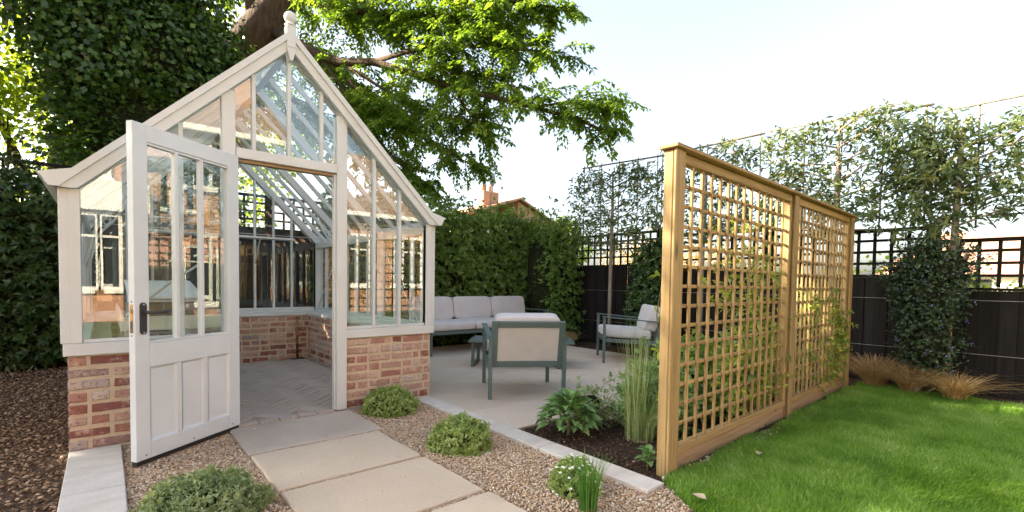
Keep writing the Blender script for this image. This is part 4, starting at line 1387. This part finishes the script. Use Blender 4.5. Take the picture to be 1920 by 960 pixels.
# ivy-clad tree on the left
leafy_tree('ivy_tree', 'tree smothered in dark ivy behind the fence left of the greenhouse', (.4, 5.5, 0),
    [(.4, 5.5, -.1), (.45, 5.5, 2.5), (.5, 5.6, 4.5), (.45, 5.6, 6.2)], [.35, .3, .26, .15],
    [((.55, 5.5, 3.2), (.95, .75, 1.2)), ((.75, 5.6, 4.5), (1.05, .75, 1.0)), ((-.05, 5.6, 5.2), (1.05, .8, 1.0)), ((1.35, 5.9, 3.6), (.8, .6, .9)), ((.05, 5.5, 4.1), (.6, .6, .8)), ((.9, 5.9, 5.8), (1.0, .8, .9)), ((1.15, 5.4, 2.3), (.8, .5, .7)), ((-.4, 5.8, 6.4), (1.1, .9, 1.0)), ((1.6, 6.1, 4.8), (.7, .6, .9))],
    42000, .085, M['ivy'], .60, seed=4, wid=.85, droop=.6, limb_n=3)
# tall shading trees further left, outside the view, that keep the garden in shade
leafy_tree('ivy_tree', 'unseen tall ivy covered tree shading the garden from beyond the dark hedge', (-3.6, 5.8, 0),
    [(-3.6, 5.8, -.1), (-3.6, 5.8, 2.5), (-3.5, 5.8, 5.0)], [.35, .3, .2],
    [((-3.6, 5.8, 3.2), (1.5, .9, 1.5)), ((-3.2, 5.8, 5.0), (1.6, 1.0, 1.3)), ((-4.8, 6.0, 4.2), (1.2, .9, 1.4)), ((-2.0, 6.0, 4.4), (.9, .8, 1.2)), ((-5.6, 6.1, 2.8), (1.2, .9, 1.6)), ((-5.2, 5.9, 6.2), (1.0, .9, 1.0)), ((-2.4, 6.0, 6.4), (1.1, .9, 1.3)), ((-3.4, 6.0, 7.9), (1.5, 1.0, 1.0))],
    17000, .12, M['ivy'], .62, seed=9, wid=.85, droop=.6, limb_n=3)
for bx_, by_, hh, lab in ((-6.6, 3.4, 6.2, 'unseen broad leafy tree left of the bark path, shading the garden'), (-7.2, 6.6, 8.2, 'unseen tall leafy tree shading the garden from beyond its far left corner'), (-3.6, 8.6, 8.8, 'unseen tall leafy tree behind the ivy covered trees, shading the garden')):
    leafy_tree('shade_tree', lab, (bx_, by_, 0), [(bx_, by_, -.1), (bx_, by_, 2.0), (bx_ + .1, by_, hh * .6)], [.25, .2, .12],
        [((bx_, by_, hh * .45), (1.9, 1.9, hh * .2)), ((bx_ + .7, by_ - .8, hh * .66), (1.6, 1.6, hh * .2)), ((bx_ - .6, by_ + .7, hh * .72), (1.6, 1.6, hh * .2)), ((bx_ + .3, by_ + .4, hh * .86), (1.3, 1.3, hh * .14)), ((bx_ + 1.0, by_ + .9, hh * .5), (1.3, 1.3, hh * .18))], 4200 if hh < 7 else 7000, .16, M['beech'], None if hh < 7 else .45, seed=int(hh * 10))
leafy_tree('sunlit_tree', 'yellow-green sunlit tree glowing behind the ivy', (-.6, 9.6, 0),
    [(-.6, 9.6, -.1), (-.6, 9.6, 2.0), (-.5, 9.6, 4.0)], [.25, .2, .14],
    [((-1.2, 9.4, 3.4), (1.6, 1.0, 1.5)), ((.3, 9.6, 4.6), (1.8, 1.1, 1.6)), ((-1.6, 9.8, 5.6), (1.5, 1.0, 1.4)), ((1.9, 9.8, 6.6), (1.5, 1.0, 1.4)), ((.3, 9.9, 7.4), (1.6, 1.0, 1.3)), ((2.4, 10.2, 3.6), (1.5, .9, 1.4)), ((3.6, 10.4, 5.2), (1.4, .9, 1.3))],
    15000, .13, M['sunleaf'], None, seed=12, wid=.75, droop=.3)

# pleached evergreens trained on bamboo frames
def pleached(y, label, n=900, seed=1, lean=0.0, z0=1.82, z1=3.08, half=.82, off=0.0, top=0.0, zcap=3.08):
    e = tag(empty('pleached_tree', (6.80, y, 0)), label, 'tree', 'pleached trees along the fence')
    r = np.random.default_rng(seed)
    MB().tube([(0, 0, -.05), (.005, .01 + lean * .3, 1.0), (0, lean * .7, 1.9), (.01, lean, 2.5), (0, lean, 3.0 + top)], [.036, .033, .03, .022, .012], 10).build('trunk', M['paletrunk'], e)
    # trained side branches
    br = []
    for z in np.arange(1.74, 3.0 + top, .2):
        for s in (-1, 1):
            L = max(.15, half * r.uniform(.75, 1.0) + s * off)
            pts = [(0, lean, z), (r.normal(0, .03), lean + s * L * .4, z + r.uniform(.05, .2)), (r.normal(0, .05), lean + s * L, min(z + r.uniform(.08, .35), zcap))]
            MB().tube(pts, [.012, .009, .004], 6).build('branch', M['paletrunk'], e)
            br.append(np.array(pts))
    C, D = [], []
    for k in range(n):
        b = br[r.integers(len(br))]
        t = r.random() ** .8
        i = 0 if t < .4 else 1
        tt = t / .4 if i == 0 else (t - .4) / .6
        p = b[i] + (b[i + 1] - b[i]) * tt
        d = r.normal(0, .6, 3) + np.array([0, 0, .45])
        off = r.normal(0, 1, 3) * np.array([.11, .10, .12]) + unit(d[None])[0] * r.uniform(.02, .16)
        p = p + off
        p[2] = max(p[2], 1.58 + r.random() * .16)
        if p[2] > zcap: p[2] = zcap - r.random() * .35
        # thinner towards the top
        if r.random() > 1.15 - .62 * (p[2] - 1.7) / 1.4: continue
        C.append(p); D.append(d)
    C, D = np.array(C), np.array(D)
    P, A, N = whorls(C, D, 7, .8)
    P = P + r.normal(0, .022, P.shape); A = unit(A + r.normal(0, .45, A.shape) + np.array([0, 0, -.25]))
    L = rng.uniform(.7, 1.2, len(P)) * .088
    leaves('crown', P, A, N, L, L * .32, M['pleach'], e, fold=.15, droop=.12, tint=np.tile(np.clip(.4 + r.normal(0, .25, len(C)), 0, 1), 7))
    return e
def bamboo_frame(y0, y1, label, z0=1.83, z1=3.12, slope=0.0, x=6.86):
    e = tag(empty('bamboo_frame', (x, y0, 0)), label, 'frame', 'bamboo frames')
    w = y1 - y0
    MB().tube([(0, -.04 * np.sign(w), z1), (0, w + .04 * np.sign(w), z1 + slope)], .014, 7).build('top_cane', M['bamboo'], e)
    MB().tube([(0, -.04 * np.sign(w), z0), (0, w + .04 * np.sign(w), z0 + slope)], .010, 7).build('bottom_cane', M['bamboo'], e)
    for k in range(5):
        yy = w * k / 4
        MB().tube([(.014, yy, z0 - .12), (.014 + random.uniform(-.01, .01), yy + random.uniform(-.02, .02), z1 + slope * k / 4 + .04)], .009, 6).build('upright_cane', M['bamboo'], e)
    # short props to the fence lattice
    MB().tube([(.014, w * .3, z0), (.26, w * .34, z0 - .10)], .008, 6).build('prop_cane', M['bamboo'], e)
    return e
pleached(1.20, 'slender pleached tree standing behind the lounge chair in the corner', 720, 1)
pleached(-.45, 'pleached tree rising behind the near end of the trellis', 600, 2)
pleached(-2.10, 'pleached tree rising behind the far end of the trellis', 820, 3)
pleached(-3.14, 'pleached tree at the right above the blue flowered shrub', 1150, 4, -.03, half=.85, off=-.35, top=-.28, zcap=2.90)
bamboo_frame(1.90, .36, 'bamboo training frame around the corner pleached tree', z1=3.20, slope=-.08)
bamboo_frame(.30, -1.20, 'bamboo training frame above the near end of the trellis', z1=3.12)
bamboo_frame(-1.32, -2.90, 'bamboo training frame above the far end of the trellis', z1=3.14, slope=-.10)
bamboo_frame(-2.95, -4.35, 'bamboo training frame above the blue flowered shrub', z1=2.95)

# ------------------------------------------------------------------ shrubs and border plants
def shrub(name, label, base, blobs, n, leafL, mat, wid=.45, stem_r=.02, cat='shrub', seed=1, per=5, flowers=None, core=.6, group=None):
    e = tag(empty(name, base), label, cat, group)
    b3 = np.array(base)
    C, D = blob_leaves(blobs, n, .05, .35, seed, .35)
    ok = C[:, 2] > b3[2] + .02
    C, D = C[ok], D[ok]
    P, A, N = whorls(C, unit(D + rng.normal(0, .35, D.shape)), per, .85)
    L = rng.uniform(.7, 1.2, len(P)) * leafL
    leaves('foliage', P - b3, A, N, L, L * wid, mat, e, fold=.15, droop=.08, tint=np.tile(np.clip(.45 + rng.normal(0, .25, len(C)), 0, 1), per))
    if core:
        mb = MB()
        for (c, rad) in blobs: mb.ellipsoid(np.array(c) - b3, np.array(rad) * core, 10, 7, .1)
        mb.build('shade_core', M['darkcore'], e)  # dark filler, inner shade of the shrub as colour
    MB().tube([(0, 0, -.03), np.array(blobs[0][0]) - b3], [stem_r, stem_r * .6], 8).build('stem', M['stem'], e)
    if flowers:
        k, size, fm = flowers
        C, D = blob_leaves(blobs, k, .04, .12, seed + 7, .5)
        C = C[C[:, 2] > b3[2] + .04]; D = D[:len(C)]
        m = len(C)
        r = rand_dirs(m * 5)
        C5 = np.repeat(C, 5, 0) + r * size * .5
        leaves('flowers', C5 - b3, r + np.array([0, 0, .3]), rand_dirs(m * 5), size, size * .8, M[fm], e, fold=.1)["kind"] = "stuff"
    return e
shrub('flowering_shrub', 'dark leafy shrub with blue flowers against the black fence', (6.72, -3.0, 0), [((6.72, -3.0, .55), (.24, .27, .48)), ((6.73, -2.97, 1.0), (.24, .33, .40)), ((6.74, -3.12, 1.32), (.2, .26, .26)), ((6.74, -2.78, 1.22), (.2, .2, .22)), ((6.74, -2.95, 1.5), (.14, .2, .14))], 3600, .034, M['ceano'], .5, .025, seed=3, flowers=(190, .016, 'blue_flower'))
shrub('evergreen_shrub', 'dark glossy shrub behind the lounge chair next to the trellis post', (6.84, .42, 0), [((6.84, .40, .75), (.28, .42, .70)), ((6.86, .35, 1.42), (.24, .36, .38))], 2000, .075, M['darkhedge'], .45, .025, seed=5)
# climbers on the trellis
def climber(label, base, paths, n, seed, mat='climber', leafL=.05):
    e = tag(empty('climbing_plant', base), label, 'climber', 'climbers on the trellis')
    r = np.random.default_rng(seed); b3 = np.array(base)
    C, D = [], []
    for pts in paths:
        pts = np.array(pts, float)
        MB().tube(pts, list(np.linspace(.006, .002, len(pts))), 6).build('stem', M['stem'], e)
        for k in range(n):
            t = (.12 + .88 * r.random()) * (len(pts) - 1); i = min(int(t), len(pts) - 2)
            p = pts[i] + (pts[i + 1] - pts[i]) * (t - i)
            C.append(p + r.normal(0, 1, 3) * np.array([.085, .05, .06])); D.append(r.normal(0, 1, 3) + np.array([0, -.2, .2]))
    P, A, N = whorls(np.array(C), np.array(D), 5, .95)
    L = rng.uniform(.6, 1.25, len(P)) * leafL
    leaves('foliage', P, A, N, L, L * .42, M[mat], e, fold=.12, droop=.15, tint=np.tile(r.random(len(C)), 5))
    return e
climber('yellow-green climber twining over the near lattice panel', (3.95, -2.36, 0), [[(0, 0, 0), (.1, .03, .4), (-.05, .0, .8), (.1, .02, 1.2), (.0, .01, 1.6)], [(.1, .02, 0), (.3, 0, .5), (.2, .02, .9), (.35, 0, 1.3)], [(-.05, .02, 0), (-.3, .0, .3), (-.2, .0, .7), (-.45, .0, 1.05), (-.35, .0, 1.5)], [(.1, .0, .1), (.45, .0, .35), (.55, .02, .8)]], 130, 3)
climber('yellow-green climber spreading over the far lattice panel', (5.50, -2.33, 0), [[(0, 0, 0), (.1, .0, .4), (.35, .0, .8), (.2, .0, 1.1)], [(.1, .02, 0), (.4, -.06, .4), (.55, -.08, .7), (.4, 0, 1.0)], [(-.05, .02, 0), (-.3, .0, .4), (-.2, .0, .8), (-.3, 0, 1.05)], [(.2, 0, .1), (.5, -.05, .35), (.6, -.04, .75)]], 130, 4)
climber('small yellow-leaved shoot beside the near trellis post', (2.82, -2.33, 0), [[(0, 0, 0), (.02, 0, .5), (-.06, .02, .9), (.02, .03, 1.18)]], 10, 6, leafL=.06)
# soft green plants behind the lattice
for k, (x, y, h, r0, lab) in enumerate(((3.35, -1.95, .40, .26, 'leafy green perennial behind the near lattice panel, close to the post'), (3.9, -1.95, .50, .30, 'leafy green perennial behind the middle of the near lattice panel'), (4.55, -2.0, .46, .28, 'leafy green perennial behind the middle trellis post'), (5.3, -1.95, .42, .28, 'leafy green perennial behind the far lattice panel'))):
    shrub('perennial', lab, (x, y, 0), [((x, y, h * .6), (r0, r0, h * .7))], 420, .075, M['hedge'] if k % 2 else M['sage'], .4, .01, 'plant', 20 + k, 5, None, .4)

def mound(label, x, y, rx, h, n, mat, seed, leafL=.021, flowers=None, group='low mounds in the gravel'):
    e = tag(empty('mound_plant', (x, y, -.01)), label, 'plant', group)
    r = np.random.default_rng(seed)
    d = unit(r.normal(size=(n, 3)) + np.array([0, 0, .25])); d[:, 2] = np.abs(d[:, 2])
    lum = 1 + .17 * fbm(d[:, 0] * 2, d[:, 1] * 2 + d[:, 2], 2.6, seed)
    rr = (1 - np.abs(r.normal(0, .10, n))) * lum
    P = d * np.array([rx, rx, h]) * rr[:, None]
    C, D = P, unit(d * np.array([1, 1, 1.2]) + np.array([0, 0, .35]) + r.normal(0, .3, (n, 3)))
    P, A, N = whorls(C, D, 6, .9)
    L = r.uniform(.7, 1.3, len(P)) * leafL
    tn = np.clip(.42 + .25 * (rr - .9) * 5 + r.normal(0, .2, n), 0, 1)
    leaves('foliage', P, A, N, L, L * .5, M[mat], e, fold=.1, tint=np.tile(tn, 6))
    MB().ellipsoid((0, 0, 0), (rx * .72, rx * .72, h * .7), 14, 8, .06).build('shade_core', M['darkcore'], e)  # dark dome painted as the shade under the leaves
    if flowers:
        m = flowers
        d = unit(r.normal(size=(m, 3)) + np.array([.1, -.4, .7])); d[:, 2] = np.abs(d[:, 2])
        C = d * np.array([rx, rx, h]) * 1.03
        q = np.repeat(C, 5, 0); a = np.tile(np.arange(5) * 2 * math.pi / 5, m)
        ax = np.stack([np.cos(a), np.sin(a), np.full(len(a), .15)], 1) + np.repeat(d, 5, 0) * .35
        leaves('flowers', q, ax, np.repeat(d, 5, 0), .010, .009, M['white_flower'], e, fold=.05)["kind"] = "stuff"
    return e
mound('low bright green mound against the right front brick wall', 2.0, -.27, .235, .215, 1500, 'mound', 1)
mound('low bright green mound in the middle of the gravel strip', 1.99, -1.33, .225, .20, 1600, 'mound', 2)
mound('low green mound dotted with small white flowers beside the stone edging', 2.085, -2.27, .15, .175, 1000, 'mound', 3, .018, 60)
mound('grey-green mound in the gravel in front of the open door', .50, -1.40, .285, .205, 2300, 'mound_grey', 4, .018)

def tussock(name, label, x, y, n, h, w, spread, mat, seed, arch=.6, base_r=.04, cat='grass plant', lo=.5, group=None, z=-.005):
    e = tag(empty(name, (x, y, z)), label, cat, group)
    r = np.random.default_rng(seed)
    a = r.uniform(0, 6.28, n); q = np.abs(r.normal(0, spread, n))
    P = np.stack([np.cos(a) * base_r * r.random(n), np.sin(a) * base_r * r.random(n), np.zeros(n)], 1)
    lean = np.stack([np.cos(a) * q, np.sin(a) * q, np.zeros(n)], 1)
    H = r.uniform(lo, 1.0, n) * h
    blades('blades', P, H, r.uniform(.6, 1.2, n) * w, lean, M[mat], r.random(n), e, curl=np.clip(q * arch, 0, 1.2).mean() if np.isscalar(arch) else .4, seg=4)
    MB().ellipsoid((0, 0, 0), (base_r * .8, base_r * .8, .02), 8, 5).build('base', M['stem'], e)
    return e
tussock('chives', 'upright clump of dark green chive-like leaves in front of the flowering mound', 1.955, -2.475, 230, .32, .0036, .33, 'chive', 1, .5, .05, lo=.45)
tussock('reed_grass', 'tall pale feathery grass growing beside the near trellis post', 3.03, -1.98, 120, .92, .0040, .14, 'reed', 2, .5, .08, lo=.6)
tussock('reed_grass', 'short arching grass skirt around the foot of the tall pale grass', 3.05, -2.03, 240, .58, .0042, .66, 'reed', 12, .7, .09, lo=.35)
tussock('tan_sedge', 'large tan sedge tussock left of the blue flowered shrub', 6.70, -2.56, 1000, .50, .0048, .95, 'tan', 3, .8, .09, group='tan sedges by the fence')
tussock('tan_sedge', 'tan sedge tussock in front of the blue flowered shrub', 6.64, -2.88, 900, .44, .0048, 1.0, 'tan', 4, .8, .08, group='tan sedges by the fence')
tussock('tan_sedge', 'tan sedge tussock right of the blue flowered shrub', 6.60, -3.24, 800, .38, .0048, 1.1, 'tan', 5, .8, .08, group='tan sedges by the fence')
tussock('tan_sedge', 'small tan sedge tussock at the hedge end behind the lounge chair', 6.55, 1.85, 260, .34, .0045, .7, 'tan', 6, .8, .06, group='tan sedges by the fence')
tussock('grass_sprig', 'thin dry grass stems standing up at the bottom edge of the picture', .70, -2.26, 12, .27, .0026, .16, 'reed', 8, .4, .07, lo=.7)

# sage: individually built leaves
sg = tag(empty('sage_plant', (2.74, -1.62, 0)), 'broad leaved sage plant in the bed corner by the patio', 'plant')
def big_leaf_mesh(L, W, droop, seed):
    r = random.Random(seed)
    vs, fs = [], []
    n = 7
    for i in range(n):
        t = i / (n - 1)
        w = W * (math.sin(math.pi * (t ** .8)) * .5 + .015)
        y = L * t; z = L * (.10 * math.sin(math.pi * t) - droop * t * t)
        for s in (-1, 0, 1):
            vs.append((s * w, y, z + (abs(s) * w * .35) + r.uniform(-.0015, .0015)))
    for i in range(n - 1):
        for k in (0, 1):
            a = i * 3 + k
            fs.append((a, a + 1, a + 4, a + 3))
    me = MB().add(vs, fs, True).mesh('leaf')
    at = me.attributes.new('tint', 'FLOAT', 'POINT')
    tv = r.random()
    at.data.foreach_set('value', [tv] * len(me.vertices))
    me.materials.append(M['sage'])
    return me
SL = [big_leaf_mesh(random.uniform(.085, .125), random.uniform(.058, .072), random.uniform(.1, .4), k) for k in range(9)]
rd = random.Random(5)
MB().tube([(0, 0, -.03), (0, 0, .12)], [.02, .012], 7).build('stem', M['stem'], sg)
for k in range(170):
    a = rd.uniform(0, 2 * math.pi); t = rd.random() ** .6
    rr, z = .165 * t, .05 + .20 * (1 - t * t) * rd.uniform(.6, 1.1) + .02
    el = rd.uniform(-.25, .35) + .9 * (1 - t)
    o = link('leaf', rd.choice(SL), sg)
    o.matrix_local = Matrix.Translation((rr * math.cos(a), rr * math.sin(a), z)) @ Matrix.Rotation(a - math.pi / 2 + rd.uniform(-.5, .5), 4, 'Z') @ Matrix.Rotation(el, 4, 'X') @ Matrix.Rotation(rd.uniform(-.4, .4), 4, 'Y') @ Matrix.Scale(rd.uniform(.7, 1.1), 4)
    if k % 6 == 0:
        pass
sg2 = tag(empty('broadleaf_seedling', (2.63, -2.36, 0)), 'small broad leaved plant at the foot of the near trellis post', 'plant')
MB().tube([(0, 0, -.03), (0, 0, .06)], [.006, .004], 6).build('stem', M['stem'], sg2)
for k in range(12):
    a = k * 2.4
    o = link('leaf', SL[k % 9], sg2)
    o.matrix_local = Matrix.Translation((0, 0, .03 + .006 * k)) @ Matrix.Rotation(a, 4, 'Z') @ Matrix.Rotation(.1 + .05 * k, 4, 'X') @ Matrix.Scale(.75, 4)
shrub('white_flowered_perennial', 'wispy white flowered plant between the sage and the tall pale grass', (3.02, -1.58, 0), [((3.02, -1.58, .16), (.20, .18, .16))], 330, .035, M['mound_grey'], .3, .008, 'plant', 33, 5, (34, .009, 'white_flower'), .45)
# fallen leaves on the lawn
for k, (x, y, lab) in enumerate(((3.29, -2.73, 'dry curled leaf lying on the lawn near the trellis'), (2.41, -2.80, 'dry curled leaf lying at the lawn corner'))):
    V_ = [(0, -.05, .008), (.018, -.02, .022), (.022, .02, .018), (0, .05, .012), (-.02, .02, .024), (-.018, -.02, .016), (0, 0, .006)]
    o = MB().add(V_, [(0, 1, 6), (1, 2, 6), (2, 3, 6), (3, 4, 6), (4, 5, 6), (5, 0, 6)], True).build('fallen_leaf', M['deadleaf'])
    o.location = (x, y, .036); o.rotation_euler = (.1, .1, 1.9 + k)
    tag(o, lab, 'leaf')

# ------------------------------------------------------------------ houses
def window(parent, cx_, z0, w, h, yv, cols=2, rows=2, ny=1):
    """white casement on a wall facing +y (ny=1)"""
    f = MB()
    t = .09
    f.box(cx_ - w / 2, cx_ + w / 2, yv, yv + .06 * ny, z0, z0 + t); f.box(cx_ - w / 2, cx_ + w / 2, yv, yv + .06 * ny, z0 + h - t, z0 + h)
    for k in range(cols + 1):
        x = cx_ - w / 2 + (w - t) * k / cols
        f.box(x, x + t, yv + .001, yv + .055 * ny, z0 + t, z0 + h - t)
    if rows > 1: f.box(cx_ - w / 2 + t, cx_ + w / 2 - t, yv + .002, yv + .05 * ny, z0 + h * .68, z0 + h * .68 + .06)
    wo_ = f.build('window', M['white'], parent)
    MB().box(cx_ - w / 2 + .02, cx_ + w / 2 - .02, yv + .004, yv + .02 * ny, z0 + .02, z0 + h - .02).build('glass', M['darkglass'], wo_)
    MB().box(cx_ - w / 2 - .06, cx_ + w / 2 + .06, yv + .001, yv + .12 * ny, z0 - .08, z0 - .002).build('sill', M['white'], wo_)
    return wo_
# the house the garden belongs to, behind the camera (mirrored in the panes)
hs_ = tag(empty('brick_house', (0, -13, 0)), 'orange brick house with white bay window mirrored in the greenhouse panes', 'house')
MB().box(-9, 4.4, -8, 0, -.05, 5.6).build('wall', M['housebrick'], hs_)
MB().prism([(.45, 5.5), (-4, 8.2), (-8.45, 5.5), (-8.45, 5.62), (-4, 8.4), (.45, 5.66)], 'x', -9.4, 4.8).build('roof', M['rooftile'], hs_)
MB().prism([(.0, 5.6), (-4, 8.1), (-8, 5.6)], 'x', -8.98, 4.38).build('gable_wall', M['housebrick'], hs_)
MB().cbox(3.2, 4.1, -2.6, -1.7, 6.2, 9.0, .02).build('chimney', M['housebrick'], hs_)
MB().box(-9.4, 4.8, .30, .46, 5.36, 5.52).build('gutter', M['white'], hs_)
MB().box(-2.6, .95, .002, 1.1, -.05, .62).build('bay_wall', M['housebrick'], hs_)
MB().box(-2.75, 1.1, .002, 1.25, 2.75, 3.5).build('bay_roof', M['white'], hs_)
for cx_, w in ((-1.9, 1.3), (-.55, 1.3), (.5, .9)): window(hs_, cx_, .75, w, 1.95, 1.04, 2, 2)
for cx_ in (-6.5, -3.6, -.4, 2.4): window(hs_, cx_, 3.75, 1.5, 1.45, .0, 3, 2)
window(hs_, 2.9, .3, 1.8, 2.1, .0, 3, 2)
h2 = tag(empty('brick_wing', (8.2, -13, 0)), 'low orange brick wing with hipped brown roof mirrored in the right panes', 'house')
MB().box(-2.4, 2.6, -6, 0, -.05, 3.55).build('wall', M['housebrick'], h2)
MB().add([(-2.9, .5, 3.5), (3.1, .5, 3.5), (3.1, -6.5, 3.5), (-2.9, -6.5, 3.5), (-.6, -2.4, 6.3), (.4, -2.4, 6.3), (.4, -3.8, 6.3), (-.6, -3.8, 6.3)], [(0, 1, 5, 4), (1, 2, 6, 5), (2, 3, 7, 6), (3, 0, 4, 7), (4, 5, 6, 7), (3, 2, 1, 0)]).build('roof', M['rooftile'], h2)
MB().box(-2.9, 3.1, .50, .62, 3.38, 3.52).build('gutter', M['white'], h2)
for cx_ in (-1.2, 1.0): window(h2, cx_, .9, 1.3, 1.9, .0, 3, 2)

# neighbour's house beyond the hedge
h3 = tag(empty('neighbour_house', (22, 25, 0)), 'distant terracotta roofed house with chimney and aerial above the hedge', 'house')
MB().box(-3, 3.4, 0, 8, 0, 5.6).build('wall', M['render'], h3)
MB().prism([(-3.4, 5.5), (3.5, 7.75), (3.5, 7.9), (-3.4, 5.7)], 'y', -.4, 8.4).build('roof', M['redroof'], h3)
MB().add([(3.45, -.3, 7.85), (3.45, 8.3, 7.85), (9.0, -.3, 5.6), (9.0, 8.3, 5.6), (3.45, -.3, 7.7), (9.0, -.3, 5.45)], [(0, 2, 3, 1), (0, 4, 5, 2)]).build('roof', M['redroof'], h3)
MB().box(3.4, 8.4, .1, 8, 0, 5.65).build('wall', M['redroof'], h3)
MB().prism([(3.42, 5.6), (8.4, 5.6), (3.42, 7.65)], 'y', .1, 8).build('gable_wall', M['redroof'], h3)
ch = MB().cbox(.35, 1.85, .6, 1.6, 5.9, 8.15, .03).build('chimney', M['housebrick'], h3)
MB().lathe([(.0, 8.15), (.2, 8.15), (.17, 8.6), (.21, 8.62), (.21, 8.68), (0, 8.68)], .75, 1.1, 12).build('chimney_pot', M['redroof'], ch)
MB().lathe([(.0, 8.15), (.2, 8.15), (.17, 8.6), (.21, 8.62), (.21, 8.68), (0, 8.68)], 1.4, 1.1, 12).build('chimney_pot', M['redroof'], ch)
ae = MB().tube([(1.05, .55, 6.4), (1.05, .55, 11.0)], .025, 6)
ae.tube([(.9, .55, 10.9), (2.0, .55, 11.2)], .015, 5)
for k in range(6): ae.tube([(1.2 + .14 * k, .3, 10.98 + .038 * k), (1.2 + .14 * k, .8, 10.98 + .038 * k)], .008, 4)
ae.build('aerial', M['grey'], h3)
dm = MB(); dm.ellipsoid((1.05, .45, 9.05), (.33, .08, .55), 16, 8); dm.build('satellite_dish', M['grey'], h3)
h4 = tag(empty('neighbour_house', (20, -2.0, 0)), 'pale low house with orange roof glimpsed through the fence lattice', 'house')
MB().box(0, 6, -6.5, 2, 0, 1.6).build('wall', M['white'], h4)
MB().add([(-.4, -7.0, 1.55), (-.4, 2.4, 1.55), (3, 1.2, 3.1), (3, -5.6, 3.1), (6.4, 2.4, 1.55), (6.4, -7.0, 1.55)], [(0, 3, 2, 1), (1, 2, 4), (4, 2, 3, 5), (5, 3, 0), (0, 1, 4, 5)]).build('roof', M['redroof'], h4)
for yy in (-5, -2.6, -.4): MB().box(-.03, .03, yy, yy + 1.1, .5, 1.4).build('window', M['darkglass'], h4)
# shrubs and trees beyond the fences
leafy_tree('neighbour_tree', 'yellow-green sunlit shrub beyond the lattice right of the trellis', (11.5, -2.2, 0), [(11.5, -2.2, -.1), (11.5, -2.2, .8)], [.08, .05], [((11.5, -2.1, .9), (.6, .9, .8)), ((11.8, -3.4, .6), (.6, .8, .6)), ((11.6, -1.0, .8), (.6, .7, .7))], 2600, .09, M['sunleaf'], None, seed=21)
leafy_tree('neighbour_tree', 'pale sunlit bush far beyond the corner of the fence', (13.5, 4.4, 0), [(13.5, 4.4, -.1), (13.5, 4.4, 1.2)], [.1, .06], [((13.5, 4.4, 1.6), (1.0, 1.3, 1.1)), ((13.2, 2.6, 1.4), (.9, 1.1, .9)), ((14.4, 6.2, 1.5), (1.0, 1.3, 1.1))], 3200, .11, M['tan'], None, seed=22)
leafy_tree('neighbour_tree', 'small yellow-green tree beside the distant terracotta roof', (31.5, 26, 0), [(31.5, 26, -.1), (31.5, 26, 3.5)], [.2, .12], [((31.5, 26, 5.0), (1.6, 1.6, 1.8)), ((33.4, 26, 4.2), (1.5, 1.5, 1.3))], 1800, .3, M['sunleaf'], None, seed=23)

nt = sum(len(o.data.polygons) for o in bpy.data.objects if o.type == 'MESH')
print('objects', len(bpy.data.objects), 'polys', nt)
